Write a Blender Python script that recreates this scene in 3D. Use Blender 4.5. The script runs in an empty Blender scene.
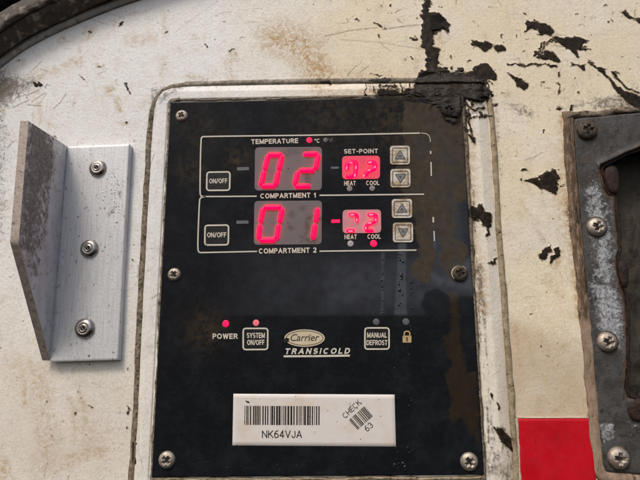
import bpy, math, random
import numpy as np
from mathutils import Vector, Matrix

# ------------------------------------------------------------------ camera, sky, sun, exposure
random.seed(7); rng = np.random.default_rng(7)
SC = bpy.context.scene
COL = SC.collection
W, H, F, D = 640.0, 480.0, 481.0, 0.337          # photo size, focal length in pixels, distance to the wall (m)
PX = D / F                                        # one photo pixel on the wall (m)
CAM = np.array([0.0, -D, 1.5])
pitch, yaw, roll = math.radians(9.8), math.radians(1.6), math.radians(-0.4)
R = (Matrix.Rotation(yaw, 3, 'Z') @ Matrix.Rotation(pitch, 3, 'X') @ Matrix.Rotation(roll, 3, 'Y'))
RIGHT, FWD, UP = (np.array(R @ Vector(v)) for v in ((1, 0, 0), (0, 1, 0), (0, 0, 1)))

cd = bpy.data.cameras.new('camera')
cd.sensor_width = 36; cd.lens = 36 * F / W; cd.clip_start = 0.01; cd.clip_end = 100
cam = bpy.data.objects.new('camera', cd); COL.objects.link(cam)
cam.matrix_world = Matrix(((RIGHT[0], UP[0], -FWD[0], CAM[0]), (RIGHT[1], UP[1], -FWD[1], CAM[1]),
                           (RIGHT[2], UP[2], -FWD[2], CAM[2]), (0, 0, 0, 1)))
SC.camera = cam

SUN_EL, SUN_AZ = math.radians(52), math.radians(206)   # azimuth clockwise from +Y: the sun stands in front of the wall, to the left
world = bpy.data.worlds.new('World'); SC.world = world; world.use_nodes = True
wn = world.node_tree
sky = wn.nodes.new('ShaderNodeTexSky'); sky.sky_type = 'NISHITA'; sky.sun_disc = False
sky.sun_elevation = SUN_EL; sky.sun_rotation = SUN_AZ
sky.air_density = 1.0; sky.dust_density = 4.0; sky.ozone_density = 0.6
wn.links.new(sky.outputs[0], wn.nodes['Background'].inputs[0])
wn.nodes['Background'].inputs[1].default_value = 0.10
sl = bpy.data.lights.new('sun', 'SUN'); sl.energy = 1.3; sl.angle = math.radians(14); sl.color = (1.0, 0.94, 0.86)
so = bpy.data.objects.new('sun', sl); COL.objects.link(so)
sd_ = Vector((math.sin(SUN_AZ) * math.cos(SUN_EL), math.cos(SUN_AZ) * math.cos(SUN_EL), math.sin(SUN_EL)))
so.rotation_euler = (-sd_).to_track_quat('-Z', 'Y').to_euler(); so.location = sd_ * 5 + Vector((0, 0, 1.5))
SC.view_settings.view_transform = 'Standard'; SC.view_settings.look = 'None'
SC.view_settings.exposure = 0.44; SC.view_settings.gamma = 1.0

# ------------------------------------------------------------------ helpers: positions on the wall
def P(px, py, h=0.0):
    """point on the wall (raised by h towards the viewer) that stands at photo position px, py"""
    px, py, h = np.broadcast_arrays(np.asarray(px, float), np.asarray(py, float), np.asarray(h, float))
    d = ((px - W / 2) / F)[..., None] * RIGHT + ((H / 2 - py) / F)[..., None] * UP + FWD
    t = (-h - CAM[1]) / d[..., 1]
    return CAM + d * t[..., None]

def mk(name, verts, faces, mat, parent=None, attrs=None, smooth=False, uvless=True):
    """ONE mesh object from world-space vertices; its origin is put at the mean of its vertices"""
    verts = np.asarray(verts, float).reshape(-1, 3)
    org = verts.mean(0)
    me = bpy.data.meshes.new(name)
    if isinstance(faces, np.ndarray):
        n = len(faces); k = faces.shape[1]
        me.vertices.add(len(verts)); me.vertices.foreach_set('co', (verts - org).astype(np.float32).ravel())
        me.loops.add(n * k); me.loops.foreach_set('vertex_index', faces.astype(np.int32).ravel())
        me.polygons.add(n); me.polygons.foreach_set('loop_start', np.arange(0, n * k, k, dtype=np.int32))
        me.update(calc_edges=True)
    else:
        me.from_pydata((verts - org).tolist(), [], [list(f) for f in faces]); me.update()
    if smooth: me.polygons.foreach_set('use_smooth', np.ones(len(me.polygons), dtype=bool))
    if attrs:
        for k_, v in attrs.items():
            a = me.attributes.new(k_, 'FLOAT', 'POINT'); a.data.foreach_set('value', np.asarray(v, np.float32).ravel())
    me.materials.append(mat)
    o = bpy.data.objects.new(name, me); COL.objects.link(o)
    if parent is not None:
        o.parent = parent; o.location = Vector(org) - parent_loc(parent)
    else:
        o.location = org
    return o

def parent_loc(o):
    v = Vector(o.location)
    while o.parent: o = o.parent; v += o.location
    return v

def thing(name, label, cat, loc, group=None):
    o = bpy.data.objects.new(name, None); COL.objects.link(o); o.location = loc; o.empty_display_size = 0.01
    o['label'] = label; o['category'] = cat
    if group: o['group'] = group
    return o

def grid_faces(nu, nv, closed=False):
    """nv rows of nu verts"""
    idx = np.arange(nu * nv).reshape(nv, nu)
    if closed: idx = np.vstack([idx, idx[:1]])
    return np.stack([idx[1:, :-1], idx[1:, 1:], idx[:-1, 1:], idx[:-1, :-1]], -1).reshape(-1, 4)

def resample(pts, n=None, step=None, closed=False):
    p = np.asarray(pts, float)
    if closed: p = np.vstack([p, p[:1]])
    s = np.concatenate([[0], np.cumsum(np.hypot(*(np.diff(p[:, :2], axis=0)).T))])
    if n is None: n = max(2, int(s[-1] / step) + 1)
    t = np.linspace(0, s[-1], n, endpoint=not closed)
    return np.stack([np.interp(t, s, p[:, i]) for i in range(p.shape[1])], -1)

def smooth_path(pts, it=2, closed=False):
    p = np.asarray(pts, float)
    for _ in range(it):
        if closed: q = np.vstack([p, p[:1]])
        else: q = p
        a = q[:-1] * .75 + q[1:] * .25; b = q[:-1] * .25 + q[1:] * .75
        r = np.stack([a, b], 1).reshape(-1, p.shape[1])
        p = r if closed else np.vstack([p[:1], r, p[-1:]])
    return p

def snoise(n, period, seed):
    r = np.random.default_rng(seed); k = max(2, int(n / period) + 2)
    x = np.linspace(0, k - 1.001, n); i = x.astype(int); f = x - i; f = f * f * (3 - 2 * f)
    v = r.random(k + 1) * 2 - 1
    return v[i] * (1 - f) + v[i + 1] * f

def noise2(X, Y, period, seed):
    r = np.random.default_rng(seed); T = r.random((256, 256))
    x = X / period + 1000; y = Y / period + 1000
    i = np.floor(x).astype(int); j = np.floor(y).astype(int); fx = x - i; fy = y - j
    fx = fx * fx * (3 - 2 * fx); fy = fy * fy * (3 - 2 * fy); g = lambda a, b: T[a % 256, b % 256]
    return (g(i, j) * (1 - fx) + g(i + 1, j) * fx) * (1 - fy) + (g(i, j + 1) * (1 - fx) + g(i + 1, j + 1) * fx) * fy

# ------------------------------------------------------------------ helpers: dirt masks with a shape of their own
def sd_poly(X, Y, poly):
    p = np.asarray(poly, float); d = np.full(X.shape, 1e9); inside = np.zeros(X.shape, bool)
    for (ax, ay), (bx, by) in zip(p, np.roll(p, -1, 0)):
        ex, ey = bx - ax, by - ay
        t = np.clip(((X - ax) * ex + (Y - ay) * ey) / (ex * ex + ey * ey + 1e-9), 0, 1)
        d = np.minimum(d, np.hypot(X - ax - t * ex, Y - ay - t * ey))
        c = (ay > Y) != (by > Y)
        inside ^= c & (X < ex * (Y - ay) / (ey if ey else 1e-9) + ax)
    return np.where(inside, -d, d)

def sd_stroke(X, Y, pts, w):
    p = np.asarray(pts, float); d = np.full(X.shape, 1e9)
    for (ax, ay), (bx, by) in zip(p[:-1], p[1:]):
        ex, ey = bx - ax, by - ay
        t = np.clip(((X - ax) * ex + (Y - ay) * ey) / (ex * ex + ey * ey + 1e-9), 0, 1)
        d = np.minimum(d, np.hypot(X - ax - t * ex, Y - ay - t * ey))
    return d - w

def cover(X, Y, shapes, soft=3.0):
    """shapes: polygons, or (points, half width) strokes, or (x, y, r) soft spots with optional strength -> 0..1, edge at 0.5"""
    m = np.zeros(X.shape)
    for s in shapes:
        k = 1.0; sf = soft
        if isinstance(s, dict): k = s.get('k', 1.0); sf = s.get('soft', soft); s = s['s']
        stroke = isinstance(s, tuple) and not np.isscalar(s[0])
        pts = np.asarray(s[0] if stroke else s, float) if not (isinstance(s, tuple) and np.isscalar(s[0])) else np.array([[s[0], s[1]]])
        pad = sf + (s[1] if stroke else (s[2] if len(pts) == 1 else 0)) + 2
        x0, y0 = pts.min(0) - pad; x1, y1 = pts.max(0) + pad
        sel = (X >= x0) & (X <= x1) & (Y >= y0) & (Y <= y1)
        if not sel.any(): continue
        xs, ys = X[sel], Y[sel]
        if len(pts) == 1: sd = np.hypot(xs - s[0], ys - s[1]) - s[2]
        elif stroke: sd = sd_stroke(xs, ys, pts, s[1])
        else: sd = sd_poly(xs, ys, pts)
        m[sel] = np.maximum(m[sel], k * np.clip(0.5 - sd / (2 * sf), 0, 1))
    return m

def Q(ox, oy, sc, *pts):            # points read off an enlarged view
    return [(ox + x / sc, oy + y / sc) for x, y in pts]

TAR = [
    [(414, 84), (424, 72), (440, 70), (462, 76), (478, 82), (486, 90), (489, 98), (487, 103), (476, 100), (465, 101), (462, 112), (452, 118), (442, 113), (436, 101), (420, 97), (410, 95)],
    Q(430, 55, 8, (0, 110), (110, 118), (165, 135), (175, 152), (120, 160), (200, 190), (260, 205), (230, 215), (60, 210), (0, 200)),
    # long torn strip at the top and the mass below it
    Q(320, 0, 4, (417, -60), (441, -60), (438, 50), (455, 54), (480, 57), (503, 75), (517, 102), (514, 130), (498, 112), (484, 122), (470, 132), (456, 140), (457, 165), (444, 180), (458, 187), (476, 195), (470, 230), (476, 276), (505, 276), (526, 290), (515, 300), (480, 300), (470, 320), (560, 330), (640, 345), (680, 395), (655, 412), (590, 398), (580, 420), (565, 440), (560, 500), (500, 490), (470, 430), (440, 400), (360, 400), (260, 405), (235, 385), (300, 372), (350, 384), (368, 360), (378, 328), (398, 298), (424, 276), (430, 240), (420, 198), (398, 184), (404, 140), (412, 60)),
    Q(320, 0, 4, (200, 318), (280, 312), (290, 322), (240, 332)), Q(320, 0, 4, (0, 326), (40, 324), (44, 336), (0, 336)),
    Q(320, 0, 4, (250, 345), (300, 342), (290, 352), (255, 352)), Q(320, 0, 4, (205, 295), (240, 298), (232, 303)),
    Q(480, 0, 4, (-38, 162), (0, 163), (28, 166), (55, 180), (45, 200), (15, 206), (-6, 190), (-25, 185)),
    Q(480, 0, 4, (58, 178), (96, 186), (100, 204), (76, 214), (58, 198)),
    Q(430, 55, 8, (215, 158), (310, 130), (380, 95), (440, 60), (490, 100), (525, 155), (530, 190), (470, 205), (425, 218), (390, 205), (340, 195), (320, 208), (265, 200), (268, 172), (240, 165)),
    Q(480, 0, 4, (183, 112), (190, 86), (215, 78), (242, 92), (272, 100), (296, 126), (290, 150), (266, 140), (230, 136), (240, 118), (206, 116)),
    Q(480, 0, 4, (292, 150), (345, 146), (400, 152), (437, 162), (408, 176), (404, 186), (450, 198), (402, 196), (380, 197), (398, 236), (372, 212), (340, 186), (312, 166)),
    Q(480, 0, 4, (218, 226), (262, 200), (290, 206), (322, 240), (304, 250), (258, 236)),
    (Q(480, 0, 4, (212, 222), (255, 178), (300, 158)), .8), (Q(480, 0, 4, (230, 215), (270, 180), (305, 165)), .6),
    Q(480, 0, 4, (556, 42), (580, 39), (612, 76), (588, 70)), Q(480, 0, 4, (612, 70), (660, 76), (670, 110), (630, 88)),
    (Q(480, 0, 4, (115, 260), (300, 261)), .7), (Q(480, 0, 4, (360, 262), (425, 262)), .6), Q(480, 0, 4, (392, 262), (424, 262), (418, 282), (402, 276)),
    (Q(480, 0, 4, (430, 245), (492, 292), (540, 340)), .9), Q(480, 0, 4, (472, 268), (505, 275), (498, 295), (480, 288)), Q(480, 0, 4, (532, 290), (552, 292), (556, 312), (538, 305)),
    Q(480, 0, 4, (516, 318), (545, 345), (600, 372), (640, 385), (700, 430), (690, 450), (630, 438), (590, 408), (548, 372)), (Q(480, 0, 4, (540, 310), (600, 360), (640, 370)), .8),
    Q(480, 0, 4, (112, 294), (160, 310), (198, 338), (184, 364), (150, 348), (138, 322)), (Q(480, 0, 4, (310, 330), (325, 345), (320, 380)), .5), (Q(480, 0, 4, (318, 290), (322, 310)), .6), (Q(480, 0, 4, (245, 328), (262, 330)), .7),
    Q(520, 100, 3.2, (20, 262), (60, 246), (104, 222), (118, 226), (124, 258), (114, 300), (95, 290), (70, 284), (48, 272)),
    Q(540, 170, 4, (-4, 338), (18, 318), (42, 295), (46, 320), (30, 345), (8, 366)), Q(540, 170, 4, (62, 325), (76, 308), (88, 328), (66, 362), (44, 382), (40, 362)),
    Q(540, 100, 6.4, (200, 30), (215, 35), (212, 70), (192, 78)), Q(540, 100, 6.4, (112, 38), (130, 45), (130, 66), (115, 62)),
    # frame
    Q(380, 190, 4, (350, 78), (372, 62), (388, 68), (398, 52), (412, 56), (416, 86), (438, 88), (452, 128), (432, 152), (408, 146), (400, 116), (376, 122), (354, 112)),
    (Q(380, 190, 4, (432, 160), (430, 188)), .8), Q(380, 190, 4, (438, 298), (464, 265), (468, 278), (450, 298)),
    Q(380, 370, 4, (443, 90), (456, 96), (456, 118), (448, 112)), (Q(380, 370, 4, (470, 134), (476, 158)), 1.0), Q(380, 370, 4, (455, 226), (490, 234), (522, 272), (532, 332), (514, 312), (480, 284), (466, 250)),
    (Q(380, 80, 4, (350, 118), (395, 112), (420, 114)), 1.0), Q(380, 80, 4, (395, 125), (412, 130), (404, 162)), Q(380, 80, 4, (330, 185), (350, 195), (340, 215)), Q(380, 80, 4, (365, 225), (384, 232), (380, 262)),
    # left wall nicks
    Q(0, 0, 4, (138, 335), (155, 325), (166, 340), (150, 350)), Q(0, 0, 4, (470, 103), (480, 82), (488, 86), (476, 105)), Q(0, 0, 4, (320, 300), (330, 308), (345, 330)), (Q(0, 0, 4, (504, 330), (518, 370)), .6),
    (Q(0, 0, 4, (350, 120), (358, 126)), .6), (Q(160, 0, 4, (276, 205), (300, 198)), .5), (Q(160, 0, 4, (18, 130), (28, 127)), .5), (Q(160, 0, 4, (178, 178), (186, 188)), .45), (Q(320, 0, 4, (215, 90), (240, 100)), .6), (Q(320, 0, 4, (360, 153), (380, 150)), .8),
    (Q(0, 360, 4, (305, 212), (307, 222)), .5), (Q(0, 360, 4, (512, 190), (514, 215)), .6), (Q(0, 360, 4, (502, 262), (503, 268)), .4), (Q(0, 360, 4, (536, 330), (534, 410)), 1.0),
]
STAIN = [   # rust and tan run-off
    dict(s=Q(0, 0, 4, (340, 115), (375, 118), (362, 150), (350, 160)), soft=4, k=.9), dict(s=(Q(0, 0, 4, (515, 160), (600, 158)), 3), soft=6, k=.6),
    dict(s=Q(0, 0, 4, (285, 240), (325, 236), (300, 260)), soft=4, k=1), dict(s=(Q(0, 0, 4, (140, 305), (240, 275), (300, 250)), 3), soft=6, k=.5),
    dict(s=Q(0, 0, 4, (420, 355), (450, 350), (452, 380), (430, 378)), soft=4, k=1), dict(s=(Q(0, 0, 4, (468, 400), (478, 440)), 1.5), soft=4, k=1.2), dict(s=(Q(0, 0, 4, (150, 350), (155, 480)), 2), soft=5, k=.55),
    dict(s=Q(160, 0, 4, (400, 130), (480, 90), (640, 150), (640, 330), (570, 300), (540, 240), (420, 190)), soft=12, k=.85), dict(s=Q(160, 0, 4, (560, 240), (640, 200), (720, 320), (620, 360), (580, 300)), soft=9, k=1.0),
    dict(s=(Q(0, 360, 4, (10, 420), (20, 470)), 4), soft=8, k=.8), dict(s=(Q(0, 360, 4, (330, 200), (350, 290)), 5), soft=14, k=.45), dict(s=(Q(0, 360, 4, (60, 20), (110, 140)), 6), soft=14, k=.4),
    dict(s=(Q(0, 360, 4, (160, 60), (190, 300), (180, 430)), 8), soft=10, k=.42), dict(s=(Q(160, 0, 4, (15, 60), (20, 140)), 1.2), soft=3, k=.6), dict(s=(Q(160, 0, 4, (10, 240), (5, 300)), 3), soft=5, k=.4),
    dict(s=(Q(160, 0, 4, (110, 305), (175, 315)), 2), soft=4, k=.7), dict(s=(Q(160, 0, 4, (290, 220), (275, 245)), 3), soft=5, k=.5),
    dict(s=(Q(320, 0, 4, (0, 300), (380, 318)), 3), soft=12, k=.6), dict(s=(Q(320, 0, 4, (0, 375), (360, 380)), 4), soft=8, k=.7),
    dict(s=(Q(320, 0, 4, (405, 180), (380, 280)), 2), soft=5, k=.6), dict(s=(Q(320, 0, 4, (478, 140), (470, 230)), 3), soft=4, k=.6),
    dict(s=(Q(540, 170, 4, (80, 330), (60, 380)), 3), soft=4, k=.8), dict(s=[(552, 170), (566, 150), (572, 240), (562, 250)], soft=8, k=.55),
    dict(s=(Q(380, 80, 4, (345, 120), (370, 480)), 2.5), soft=6, k=.85), dict(s=(Q(380, 190, 4, (365, 20), (385, 260)), 2.5), soft=6, k=.7),
    dict(s=(Q(380, 190, 4, (395, 290), (415, 480)), 5), soft=6, k=.75), dict(s=(Q(540, 100, 6.4, (250, 90), (640, 70)), 1.5), soft=6, k=.7),
    dict(s=(Q(540, 100, 6.4, (135, 180), (140, 480)), 2), soft=6, k=.6),
]
GRIME = [
    dict(s=[(556, 116), (640, 100), (640, 84), (590, 96), (556, 104)], soft=8, k=.62), dict(s=(Q(480, 0, 4, (430, 470), (560, 420), (660, 400)), 3), soft=7, k=.6), dict(s=[(-20, 108), (12, 106), (22, 130), (14, 240), (-20, 330)], soft=16, k=.5), dict(s=[(488, 86), (500, 92), (506, 180), (498, 180)], soft=5, k=.5), dict(s=(Q(320, 0, 4, (440, 30), (700, 60), (1280, 20)), 4), soft=12, k=.42),   # grey-brown soot and rubbed dirt
    dict(s=[(-20, 60), (12, 72), (40, 78), (34, 88), (10, 108), (-20, 120)], soft=14, k=.85), dict(s=([(-5, 99), (15, 91), (36, 83)], 2), soft=5, k=.9), dict(s=(Q(0, 0, 4, (20, 290), (150, 225), (300, 110)), 5), soft=10, k=.35), dict(s=(Q(0, 0, 4, (0, 380), (140, 330)), 2.5), soft=5, k=.75),
    dict(s=(Q(0, 0, 4, (70, 385), (105, 345), (140, 335)), 1.2), soft=3, k=.7), dict(s=[(-10, 100), (10, 105), (8, 150), (-10, 150)], soft=8, k=.55), dict(s=[(-10, 150), (6, 160), (8, 260), (-10, 280)], soft=10, k=.42),
    dict(s=Q(400, 0, 2.667, (270, 275), (310, 262), (365, 290), (385, 320), (340, 325), (290, 300)), soft=6, k=.56), dict(s=(Q(400, 0, 2.667, (350, 325), (290, 325), (285, 345), (350, 370), (365, 385)), 2), soft=4, k=.6),
    dict(s=(Q(0, 360, 4, (170, 120), (172, 330)), 3), soft=6, k=.52), dict(s=(Q(0, 360, 4, (140, 270), (160, 310)), 4), soft=6, k=.5),
    dict(s=(Q(480, 0, 4, (520, 240), (640, 160)), 3), soft=8, k=.45), dict(s=(Q(320, 0, 4, (20, 145), (230, 110), (390, 100)), 1), soft=4, k=.55), dict(s=(Q(320, 0, 4, (250, 150), (400, 200)), .7), soft=3, k=.5),
    dict(s=(Q(320, 0, 4, (440, 15), (560, 8), (640, 30)), 2), soft=5, k=.55), dict(s=[(592, 96), (640, 92), (640, 112), (590, 112)], soft=5, k=.66), dict(s=(Q(480, 0, 4, (380, 470), (640, 440)), 2), soft=6, k=.66),
    dict(s=Q(380, 190, 4, (370, 280), (415, 280), (425, 480), (380, 480)), soft=5, k=.66), dict(s=Q(380, 290, 4, (380, 0), (420, 0), (410, 180), (400, 320), (425, 480), (395, 480)), soft=5, k=.66),
    dict(s=Q(380, 370, 4, (430, 180), (470, 300), (540, 440), (420, 440)), soft=7, k=.6), dict(s=Q(380, 370, 4, (500, 0), (525, 10), (530, 140), (510, 110)), soft=3, k=.66),
    dict(s=Q(380, 80, 4, (360, 80), (430, 60), (425, 130), (350, 150)), soft=4, k=.6), dict(s=Q(320, 0, 4, (160, 320), (400, 330), (380, 390), (200, 395)), soft=6, k=.55),
    dict(s=(Q(200, 80, 1, (-40, 7), (60, 3), (130, 1)), 2.5), soft=4, k=.66), dict(s=(Q(520, 240, 3.2, (80, 370), (130, 385), (110, 420)), .8), soft=2, k=.7),
    dict(s=[(150, 86), (185, 82), (185, 90), (158, 108), (150, 180), (142, 180), (146, 110)], soft=5, k=.58),
]
_r = random.Random(11)
def warp(X, Y):
    u = X * .8 + Y * .6; v = Y * .8 - X * .6
    a = (noise2(u * .6, v * 1.5, 5.0, 301) - .5) * 5.2 + (noise2(u * .6, v * 1.6, 1.7, 302) - .5) * 2.6
    b = (noise2(X, Y, 5.0, 303) - .5) * 2.6 + (noise2(X, Y, 1.6, 304) - .5) * 1.6
    return X + a * .8 + b * .3, Y + a * .45 + b
_x = 358.0
while _x < 414:
    _x += _r.choice((1.4, 2.2, 3.5, 5.5)); q = ([(_x, 82 + _r.uniform(0, 6)), (_x + _r.uniform(-1.5, 1.5), 92 + _r.uniform(0, 6))], _r.uniform(.2, .7))
    if _r.random() < .35: TAR.append(q)
    else: STAIN.append(dict(s=q, soft=1.8, k=1.3))
TAR += [[(374, 97), (380, 91), (392, 89), (398, 92), (408, 88), (416, 90), (470, 96), (466, 104), (455, 100), (430, 99), (395, 99)], [(365, 82), (378, 79), (392, 81), (386, 84)], [(382, 86), (396, 85), (394, 88), (384, 88)],
        ([(400, 96), (420, 84), (444, 76)], 1.0), ([(430, 108), (446, 92), (470, 84)], 1.2), ([(463, 100), (470, 108), (468, 122), (472, 140)], .9), ([(470, 118), (484, 116), (492, 117)], .6),
        ([(569, 134), (568, 150)], .7), ([(575, 206), (577, 226)], .9), ([(583, 268), (585, 292)], .8)]
STAIN += [dict(s=[(560, 116), (572, 116), (590, 320), (578, 320), (566, 200)], soft=5, k=1.1), dict(s=[(560, 196), (575, 200), (584, 292), (576, 292)], soft=5, k=.9)]
GRIME += [dict(s=[(562, 200), (576, 205), (582, 262), (574, 262)], soft=5, k=.7)]
for _ in range(46):        # brown vertical wear along the frame's right inner edge
    y0 = _r.uniform(125, 470); xx = 466 + (y0 - 125) * .047 + _r.uniform(1, 12) * (1 if y0 > 255 else .45); ln = _r.uniform(8, 46)
    q = ([(xx, y0), (xx + ln * .05 + _r.uniform(-.6, .6), y0 + ln)], _r.uniform(.2, .75))
    GRIME.append(dict(s=q, soft=2.2, k=_r.uniform(.7, 1.2)))
for _ in range(26):
    y0 = _r.uniform(415, 480); xx = _r.uniform(487, 514); ln = _r.uniform(5, 20)
    GRIME.append(dict(s=([(xx, y0), (xx + _r.uniform(-5, 6), y0 + ln)], _r.uniform(.15, .8)), soft=2.0, k=1.1))
for xf in np.arange(420, 486, 3.1): TAR.append(([(xf + _r.uniform(-2, 2), 74 + _r.uniform(0, 8)), (xf + _r.uniform(0, 9), 88 + _r.uniform(0, 8))], _r.uniform(.4, 1.0)))
for _ in range(95):
    if _r.random() < .6: cx, cy = _r.uniform(330, 660), abs(_r.gauss(0, 110)) - 10
    else: cx, cy = _r.uniform(0, 640), _r.uniform(0, 480)
    a = _r.choice((_r.gauss(-.5, .4), _r.gauss(.6, .5), _r.gauss(1.4, .3))); ln = _r.uniform(.2, 2.2) ** 1.25
    TAR.append(([(cx, cy), (cx + math.cos(a) * ln, cy + math.sin(a) * ln)], _r.uniform(.1, .6) * (1 if cx > 320 else .6)))
for _ in range(26):        # torn specks scattered round the big chips
    cx, cy = _r.choice([(470, 60), (530, 45), (580, 70), (600, 85), (545, 185), (500, 90), (450, 60)]); cx += _r.gauss(0, 16); cy += _r.gauss(0, 10); r_ = _r.uniform(.7, 2.2); a = _r.uniform(-.7, .5)
    TAR.append([(cx + r_ * q * (1.8 * math.cos(t) * math.cos(a) - .7 * math.sin(t) * math.sin(a)), cy + r_ * q * (1.8 * math.cos(t) * math.sin(a) + .7 * math.sin(t) * math.cos(a))) for t, q in ((k * math.pi / 3, _r.uniform(.5, 1.2)) for k in range(6))])
SCRATCH = []
for _ in range(190):
    cx, cy = _r.gauss(44, 8), _r.uniform(382, 476); SCRATCH.append(dict(s=([(cx, cy), (cx + .2, cy + .3)], abs(_r.gauss(0, .35))), soft=1.2, k=_r.uniform(.35, 1.1)))
for q in ([(20, 365), (26, 385), (24, 405)], [(30, 362), (36, 378), (34, 392)], [(60, 462), (80, 452), (104, 450)], [(56, 470), (80, 458), (100, 456)], [(70, 400), (76, 420), (74, 440)], [(80, 395), (86, 415), (84, 430)]):
    STAIN.append(dict(s=(smooth_path(q, 2), 1.2), soft=5, k=.75))
for _ in range(34):        # grey-brown wiping streaks over the upper right skin
    cx, cy = _r.uniform(330, 640), _r.uniform(-5, 130); a = _r.gauss(-.12, .3); ln = _r.uniform(20, 70)
    GRIME.append(dict(s=([(cx, cy), (cx + math.cos(a) * ln, cy + math.sin(a) * ln)], _r.uniform(.3, 2)), soft=_r.uniform(2, 6), k=_r.uniform(.22, .46)))
for _ in range(26):
    cx, cy = _r.uniform(515, 585), _r.uniform(130, 415); a = _r.gauss(1.2, .5); ln = _r.uniform(12, 50)
    STAIN.append(dict(s=([(cx, cy), (cx + math.cos(a) * ln, cy + math.sin(a) * ln)], _r.uniform(.2, 2.5)), soft=_r.uniform(3, 7), k=_r.uniform(.25, .6)))
for _ in range(90):        # small tan smudges, some with a dark grain in them
    cx, cy = _r.uniform(0, 640), abs(_r.gauss(0, 200)) - 5; a = _r.uniform(0, 3.1); r_ = _r.uniform(1, 4.5)
    STAIN.append(dict(s=([(cx, cy), (cx + math.cos(a) * r_ * 1.6, cy + math.sin(a) * r_)], r_ * .35), soft=_r.uniform(2, 5), k=_r.uniform(.4, 1.0)))
    if _r.random() < .45: TAR.append(([(cx, cy), (cx + _r.uniform(-1, 1), cy + _r.uniform(-1, 1))], _r.uniform(.15, .5)))
for _ in range(420):       # short hair cracks
    cx, cy = _r.uniform(-5, 645), _r.uniform(-5, 485)
    if _r.random() < .5: cy *= .35
    a = _r.gauss(.2, .9); ln = _r.uniform(1.5, 7); b = _r.gauss(0, .25) * ln
    SCRATCH.append(dict(s=([(cx, cy), (cx + math.cos(a) * ln / 2 - math.sin(a) * b, cy + math.sin(a) * ln / 2 + math.cos(a) * b), (cx + math.cos(a) * ln, cy + math.sin(a) * ln)], _r.uniform(.05, .4)), soft=1.1, k=_r.uniform(.4, 1.2)))
for _ in range(40):        # soot hairs beside the seal
    cx, cy = _r.uniform(-5, 40), _r.uniform(72, 110); a = _r.gauss(-.45, .35); ln = _r.uniform(5, 18)
    SCRATCH.append(dict(s=([(cx, cy), (cx + math.cos(a) * ln, cy + math.sin(a) * ln)], _r.uniform(.1, .6)), soft=1.4, k=_r.uniform(.5, 1.1)))
for _ in range(240):
    cx, cy = _r.uniform(-10, 650), _r.uniform(-10, 490); a = _r.choice((_r.gauss(-.35, .3), _r.gauss(.5, .5), _r.gauss(1.5, .25))); ln = _r.uniform(3, 26); bend = _r.gauss(0, .12) * ln
    SCRATCH.append(dict(s=([(cx, cy), (cx + math.cos(a) * ln / 2 - math.sin(a) * bend, cy + math.sin(a) * ln / 2 + math.cos(a) * bend), (cx + math.cos(a) * ln, cy + math.sin(a) * ln)], _r.uniform(.05, .5)), soft=1.3, k=_r.uniform(.35, 1.1)))
SCRATCH += [dict(s=(Q(320, 0, 4, (20, 145), (120, 122), (230, 110)), .5), soft=1.5, k=1), dict(s=(Q(320, 0, 4, (250, 118), (330, 106), (395, 100)), .6), soft=1.5, k=1), dict(s=(Q(320, 0, 4, (80, 158), (240, 170), (400, 196)), .3), soft=1.3, k=1), dict(s=(Q(320, 0, 4, (110, 300), (145, 262)), .4), soft=1.3, k=1.1), dict(s=(Q(320, 0, 4, (160, 290), (195, 264)), .4), soft=1.3, k=1.1),
            dict(s=(Q(160, 0, 4, (60, 130), (150, 60), (230, 5)), .4), soft=1.5, k=.8), dict(s=(Q(160, 0, 4, (300, 50), (400, 150)), .4), soft=1.5, k=.8), dict(s=(Q(0, 0, 4, (340, 70), (440, 100)), .5), soft=1.5, k=.8), dict(s=(Q(0, 0, 4, (410, 45), (500, 75)), .5), soft=1.5, k=.8), dict(s=(Q(0, 0, 4, (300, 250), (360, 195)), .5), soft=1.5, k=.7),
            dict(s=(Q(520, 240, 3.2, (0, 190), (60, 300)), .4), soft=1.5, k=.6), dict(s=(Q(540, 280, 4, (40, 150), (110, 10)), .4), soft=1.5, k=.5)]
for q in ([(0, 0), (9, -5), (18, -3), (22, 4), (14, 7), (4, 6), (0, 0)], [(4, 10), (15, 7), (26, 10), (30, 16), (18, 14), (8, 13), (4, 10)], [(0, 22), (10, 18), (22, 22), (30, 29), (26, 34)], [(-4, 4), (6, 12), (20, 18), (32, 22)], [(2, 16), (8, 26), (20, 30), (28, 40)]):
    GRIME.append(dict(s=(smooth_path([(502 + a, 100 + b) for a, b in q], 2), .7), soft=3.2, k=.60))
def wall_attrs(X, Y):
    yel = np.clip((X - 210) / 130, 0, 1) * np.clip((noise2(X, Y, 60, 3) * .5 + .72), 0, 1)
    yel = np.maximum(yel, .42 * np.clip((Y - 230) / 150, 0, 1)) * (1 - .25 * np.clip((noise2(X, Y, 30, 9) - .55) * 4, 0, 1))
    return dict(scr=cover(X, Y, SCRATCH, 1.3), tar=cover(*warp(X, Y), TAR, 2.0), stain=cover(X, Y, STAIN, 5), grime=cover(X, Y, GRIME, 4), yel=yel, tan=np.maximum(cover(X, Y, [dict(s=[(505, 318), (600, 352), (600, 560), (500, 560)], soft=9, k=1)], 9), .55 * np.clip((Y - 330) / 120, 0, 1) * (X < 140) * noise2(X, Y, 45, 71)))  # tan tone: a soft diagonal cast shadow painted lower right, plain tan lower left

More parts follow.
